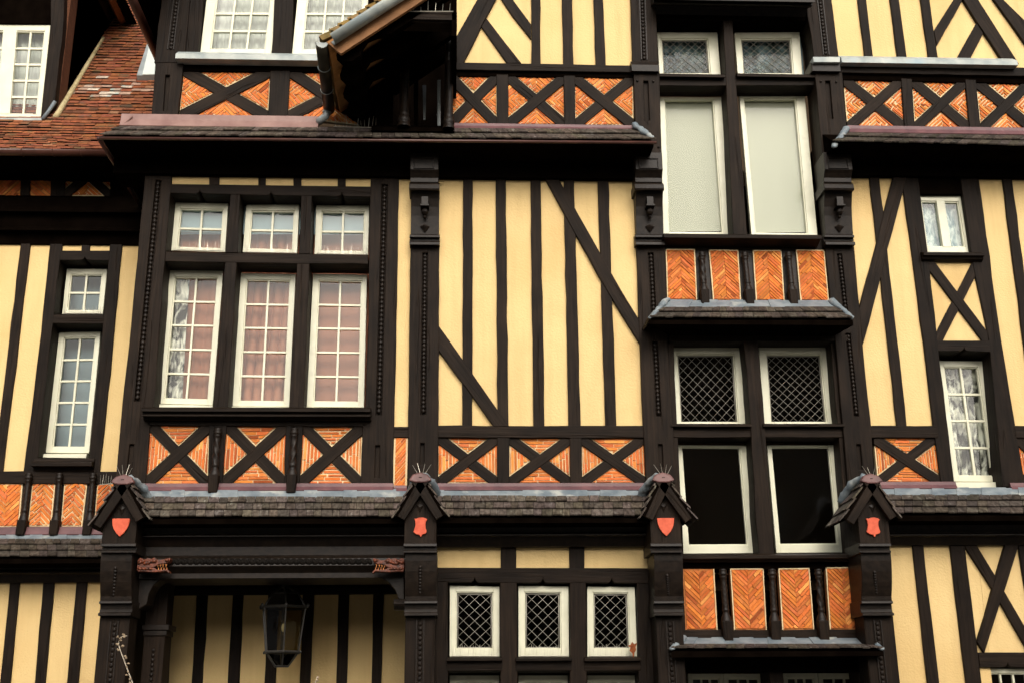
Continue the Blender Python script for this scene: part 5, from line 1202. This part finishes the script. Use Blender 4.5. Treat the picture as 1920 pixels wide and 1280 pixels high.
# ================================================================= LANTERN in the porch
LX, LYo = 529, .55
lc = P(531, 1180, LYo); lan = thing('porch_lantern', 'large dark hexagonal glass lantern hanging in the porch', 'lantern', (lc.x, LYo, Z(531, 1250, LYo)))
sL = lambda py: Z(531, py, LYo)
def hexring(r, z): return [Vector((lc.x+r*math.cos(math.radians(60*i+30+12)), LYo+r*math.sin(math.radians(60*i+30+12)), z)) for i in range(6)]
pw = abs(X(574, 1136, LYo)-X(486, 1136, LYo))/2; z_r, z_b, z_m, z_t = sL(1248), sL(1222), sL(1138), sL(1112)
rings = [(pw*.32, z_r), (pw*.76, z_b), (pw*1.0, z_m), (pw*.62, z_t), (pw*.18, sL(1100)), (pw*.1, sL(1090))]
mb = MB(); prev = None
for i, (r, z) in enumerate(rings[:5]):
    h = hexring(r, z)
    for k in range(6): mb.tube([h[k], h[(k+1) % 6]], .008 if i not in (1, 2) else .014, 6)
    if prev:
        for k in range(6): mb.tube([prev[k], h[k]], .0075, 6)
    prev = h
h = hexring(pw*.32, z_r); mb.prism(h, (0, 0, -.01)); mb.ball((lc.x, LYo, sL(1097)), .03, .03, .04)
for k, q in enumerate(hexring(pw*1.1, z_m+.01)): mb.ball(q, .016, .016, .022)
for k, q in enumerate(hexring(pw*.85, z_b)): mb.ball(q, .01, .01, .014)
mb.build('frame', IRON, lan)
for i in range(3):
    mb = MB(); a, b = hexring(rings[i][0]*.985, rings[i][1]), hexring(rings[i+1][0]*.985, rings[i+1][1])
    for k in range(6): mb.add([a[k], a[(k+1) % 6], b[(k+1) % 6], b[k]], [(0, 1, 2, 3)])
    mb.build('glass_pane', GLL, lan)
mb = MB(); mb.tube([(lc.x, LYo, z_b), (lc.x, LYo, sL(1190))], .014, 8); mb.tube([(lc.x, LYo, sL(1160)), (lc.x, LYo, sL(1112))], .01, 8); mb.build('candle_tube', IRON, lan)
mb = MB(); mb.ball((lc.x, LYo, sL(1176)), .022, .022, .04, 12, 8); mb.build('bulb', WHT, lan, smooth=True)
mb = MB(); zz = sL(1098)
while zz < zc: mb.tube([Vector((lc.x+.014*math.cos(t), LYo, zz+.02+.026*math.sin(t))) for t in [i*math.pi/5 for i in range(11)]], .004, 5); zz += .043
mb.build('chain', IRON, lan)

# ================================================================= BIRD SPIKES
def spikes(p0, p1, off, n, h, label, fan=False, group='bird spike strips'):
    a, b = P(*p0, off), P(*p1, off); mb = MB()
    mb.tube([a, b], .005, 5)
    for i in range(n):
        t = (i+.5)/n; q = a+(b-a)*t
        if fan: d = Vector(((t-.5)*1.5+ru(-.1, .1), ru(-.3, .2), 1)).normalized()
        else: d = Vector((ru(-.12, .12), (-.45, .1, .4)[i % 3]*ru(.5, 1), 1)).normalized()
        mb.tube([q, q+d*h*ru(.8, 1.15)], .0018, 4, r1=.0011)
    o = mb.build('bird_spikes', STEEL, None); o['label'] = label; o['category'] = 'bird spikes'; o['group'] = group
for (x0, y0, x1, y1), nm in zip(((326, 469, 420, 471), (460, 473, 556, 475), (594, 476, 688, 478)), ('upper left light of the bay window', 'upper middle light of the bay window', 'upper right light of the bay window')): spikes((x0, y0), (x1, y1), .19, 20, .09, 'bird spikes along the foot of the ' + nm)
for (x0, x1), nm in zip(((846, 934), (974, 1064), (1104, 1192)), ('left', 'middle', 'right')): spikes((x0, 1229), (x1, 1229), GM+.04, 18, .10, 'bird spikes on the sill of the %s small leaded ground floor window' % nm)
for s, nm in zip(specs, ('first red shield from the left', 'scroll-edged shield beside the porch', 'pointed shield below the central bay', 'scroll-edged shield on the right')):
    x, y = s['ap']; spikes((x-5, y-3), (x+9, y-3), GY+.04, 4, .11, 'fan of bird spikes on the gablet above the ' + nm, True)
spikes((119, 588), (190, 588), WY+.17, 16, .08, 'bird spikes along the foot of the four-pane wing window')
spikes((186, 908), (212, 906), WY-.08, 7, .10, 'bird spikes on the brick ledge of the wing')
spikes((626, 238), (708, 240), -.20, 12, .12, 'bird spikes on the pent roof in the shade of the gable')
spikes((755, 22), (850, 22), YF+.08, 7, .09, 'bird spikes on the balcony tie beam')

# ================================================================= SMALL THINGS
lf = P(1186, 1217, GM-.02); mb = MB(); pts = [(0, .07), (.02, .05), (.045, .06), (.03, .025), (.035, 0), (.015, -.03), (.005, -.09), (-.005, -.03), (-.03, -.01), (-.02, .02), (-.045, .035), (-.015, .045)]
mb.prism([lf+Vector((a, .01*math.sin(a*60+b*30), b)) for a, b in pts], (0, .004, 0)); o = mb.build('dead_leaf', noisy('dead_leaf_skin', (.16, .04, .012), (.28, .08, .02), 30, .7, .4, 60, .2), None, smooth=False)
o['label'] = 'curled brown leaf caught on the right corner of the rightmost leaded ground floor window'; o['category'] = 'leaf'
def stalk(pts, off, label, foot):
    p = [P(x, y, off) for x, y in pts]; base = Vector((p[0].x+.02, off, .0)); t = thing('dried_flower_stalk', label, 'plant', base)
    mb = MB(); path = [base, base+Vector((.0, 0, .9)), p[0]*.5+(base+Vector((0, 0, .9)))*.5] + p; path = [base] + [base+(p[0]-base)*k for k in (.25, .5, .75)] + p
    mb.tube(path, .006, 6, r1=.003); mb.build('stem', MAT_STEM, t, smooth=True)
    fb = MB()
    for i in range(len(p)-1):
        k = max(2, int((p[i+1]-p[i]).length/.028))
        for j in range(k):
            q = p[i]+(p[i+1]-p[i])*(j/k); s = ru(.008, .015)
            d = Vector((ru(-.03, .03), ru(-.02, .01), ru(-.01, .012))); fb.tube([q, q+d], .0015, 4); fb.ball(q+d, s, s, s*.8, 6, 4); fb.ball(q+d+Vector((ru(-.01, .01), -.004, ru(-.01, .01))), s*.7, s*.7, s*.6, 6, 4)
    fb.build('seed_heads', MAT_SEED, t, smooth=True)
    lb = MB()
    for k in range(9):
        z = .3+.16*k; q = base+(p[0]-base)*(z/max(.3, p[0].z)); a = k*2.3; d = Vector((math.cos(a), math.sin(a)*.6, .25)); s = Vector((-d.y, d.x, 0))*.02; lb.add([q, q+d*.06+s, q+d*.14+Vector((0, 0, -.03)), q+d*.06-s], [(0, 1, 2, 3)])
    lb.build('leaf', MAT_LEAF, t)
MAT_STEM = noisy('dry_stem', (.40, .34, .26), (.52, .46, .36), 20, .7, .2, 40, .2); MAT_SEED = noisy('dry_seed', (.22, .16, .10), (.34, .26, .17), 30, .8, .3, 60, .2); MAT_LEAF = noisy('stalk_leaf', (.06, .08, .03), (.1, .12, .05), 20, .7, .3, 60, .2)
stalk([(252,1290), (246,1272), (238,1252), (232,1235), (226,1220), (222,1206), (224,1196), (230,1192), (238,1191)], -.75, 'thin dried flower stalk with brown seed heads in front of the left pillar', 0)
stalk([(589,1296), (590,1285), (592,1276), (595,1266)], -.35, 'tip of a reddish flower stalk in front of the dark porch', 0)

# ================================================================= GROUND AND STREET
def sheet(name, x0, x1, y0, y1, z, m, th=.0):
    mb = MB()
    if th: mb.box((x0, y0, z-th), (x1, y1, z))
    else: mb.add([(x0, y0, z), (x1, y0, z), (x1, y1, z), (x0, y1, z)], [(0, 1, 2, 3)])
    o = mb.build(name, m, None); o['kind'] = 'structure'; return o
sheet('ground', -200, 200, -200, 200, -.02, PAVE); sheet('road', -60, 60, -20, -6, -.012, ASPH); sheet('pavement', -60, 60, -6, 3.0, .0, PAVE, .11); sheet('far_pavement', -60, 60, -24, -20, .1, PAVE, .11)
def opp(x0, x1, h, label):
    t = thing('street_house', label, 'house', ((x0+x1)/2, -26, 0)); mb = MB(); mb.box((x0, -32, 0), (x1, -26, h)); mb.build('wall', OPPW, t)
    mb = MB(); mb.prism([Vector((x0-.3, -25.6, h)), Vector((x0-.3, -32.4, h)), Vector((x0-.3, -29, h+1.6))], (x1-x0+.6, 0, 0)); mb.build('roof', OPPR, t)
    n = int((x1-x0)/2.6); k = int(h/3)
    for i in range(n):
        for j in range(k):
            cx = x0+(i+.5)*(x1-x0)/n; z = .9+j*3; mb = MB(); mb.box((cx-.5, -26.0, z), (cx+.5, -25.94, z+1.5)); wo = mb.build('window', CPALE if (i+j) % 3 else ROOM, t)
            b = MB(); b.box((cx-.75, -25.4, z-.1), (cx+.75, -25.36, z-.05)); b.box((cx-.75, -25.4, z+.75), (cx+.75, -25.36, z+.8))
            for s in range(9): b.box((cx-.75+s*.185, -25.4, z-.05), (cx-.73+s*.185, -25.37, z+.75))
            b.build('balcony_railing', IRON, t)
opp(-34, 3.5, 7.0, 'low street house with railed balconies across the road, left one'); opp(3.5, 14, 13.8, 'tall street house with railed balconies across the road, between two low ones')  # unseen houses opposite; tall one sized to keep lower pane reflections dark
opp(14, 34, 7.0, 'low street house with railed balconies across the road, right one')
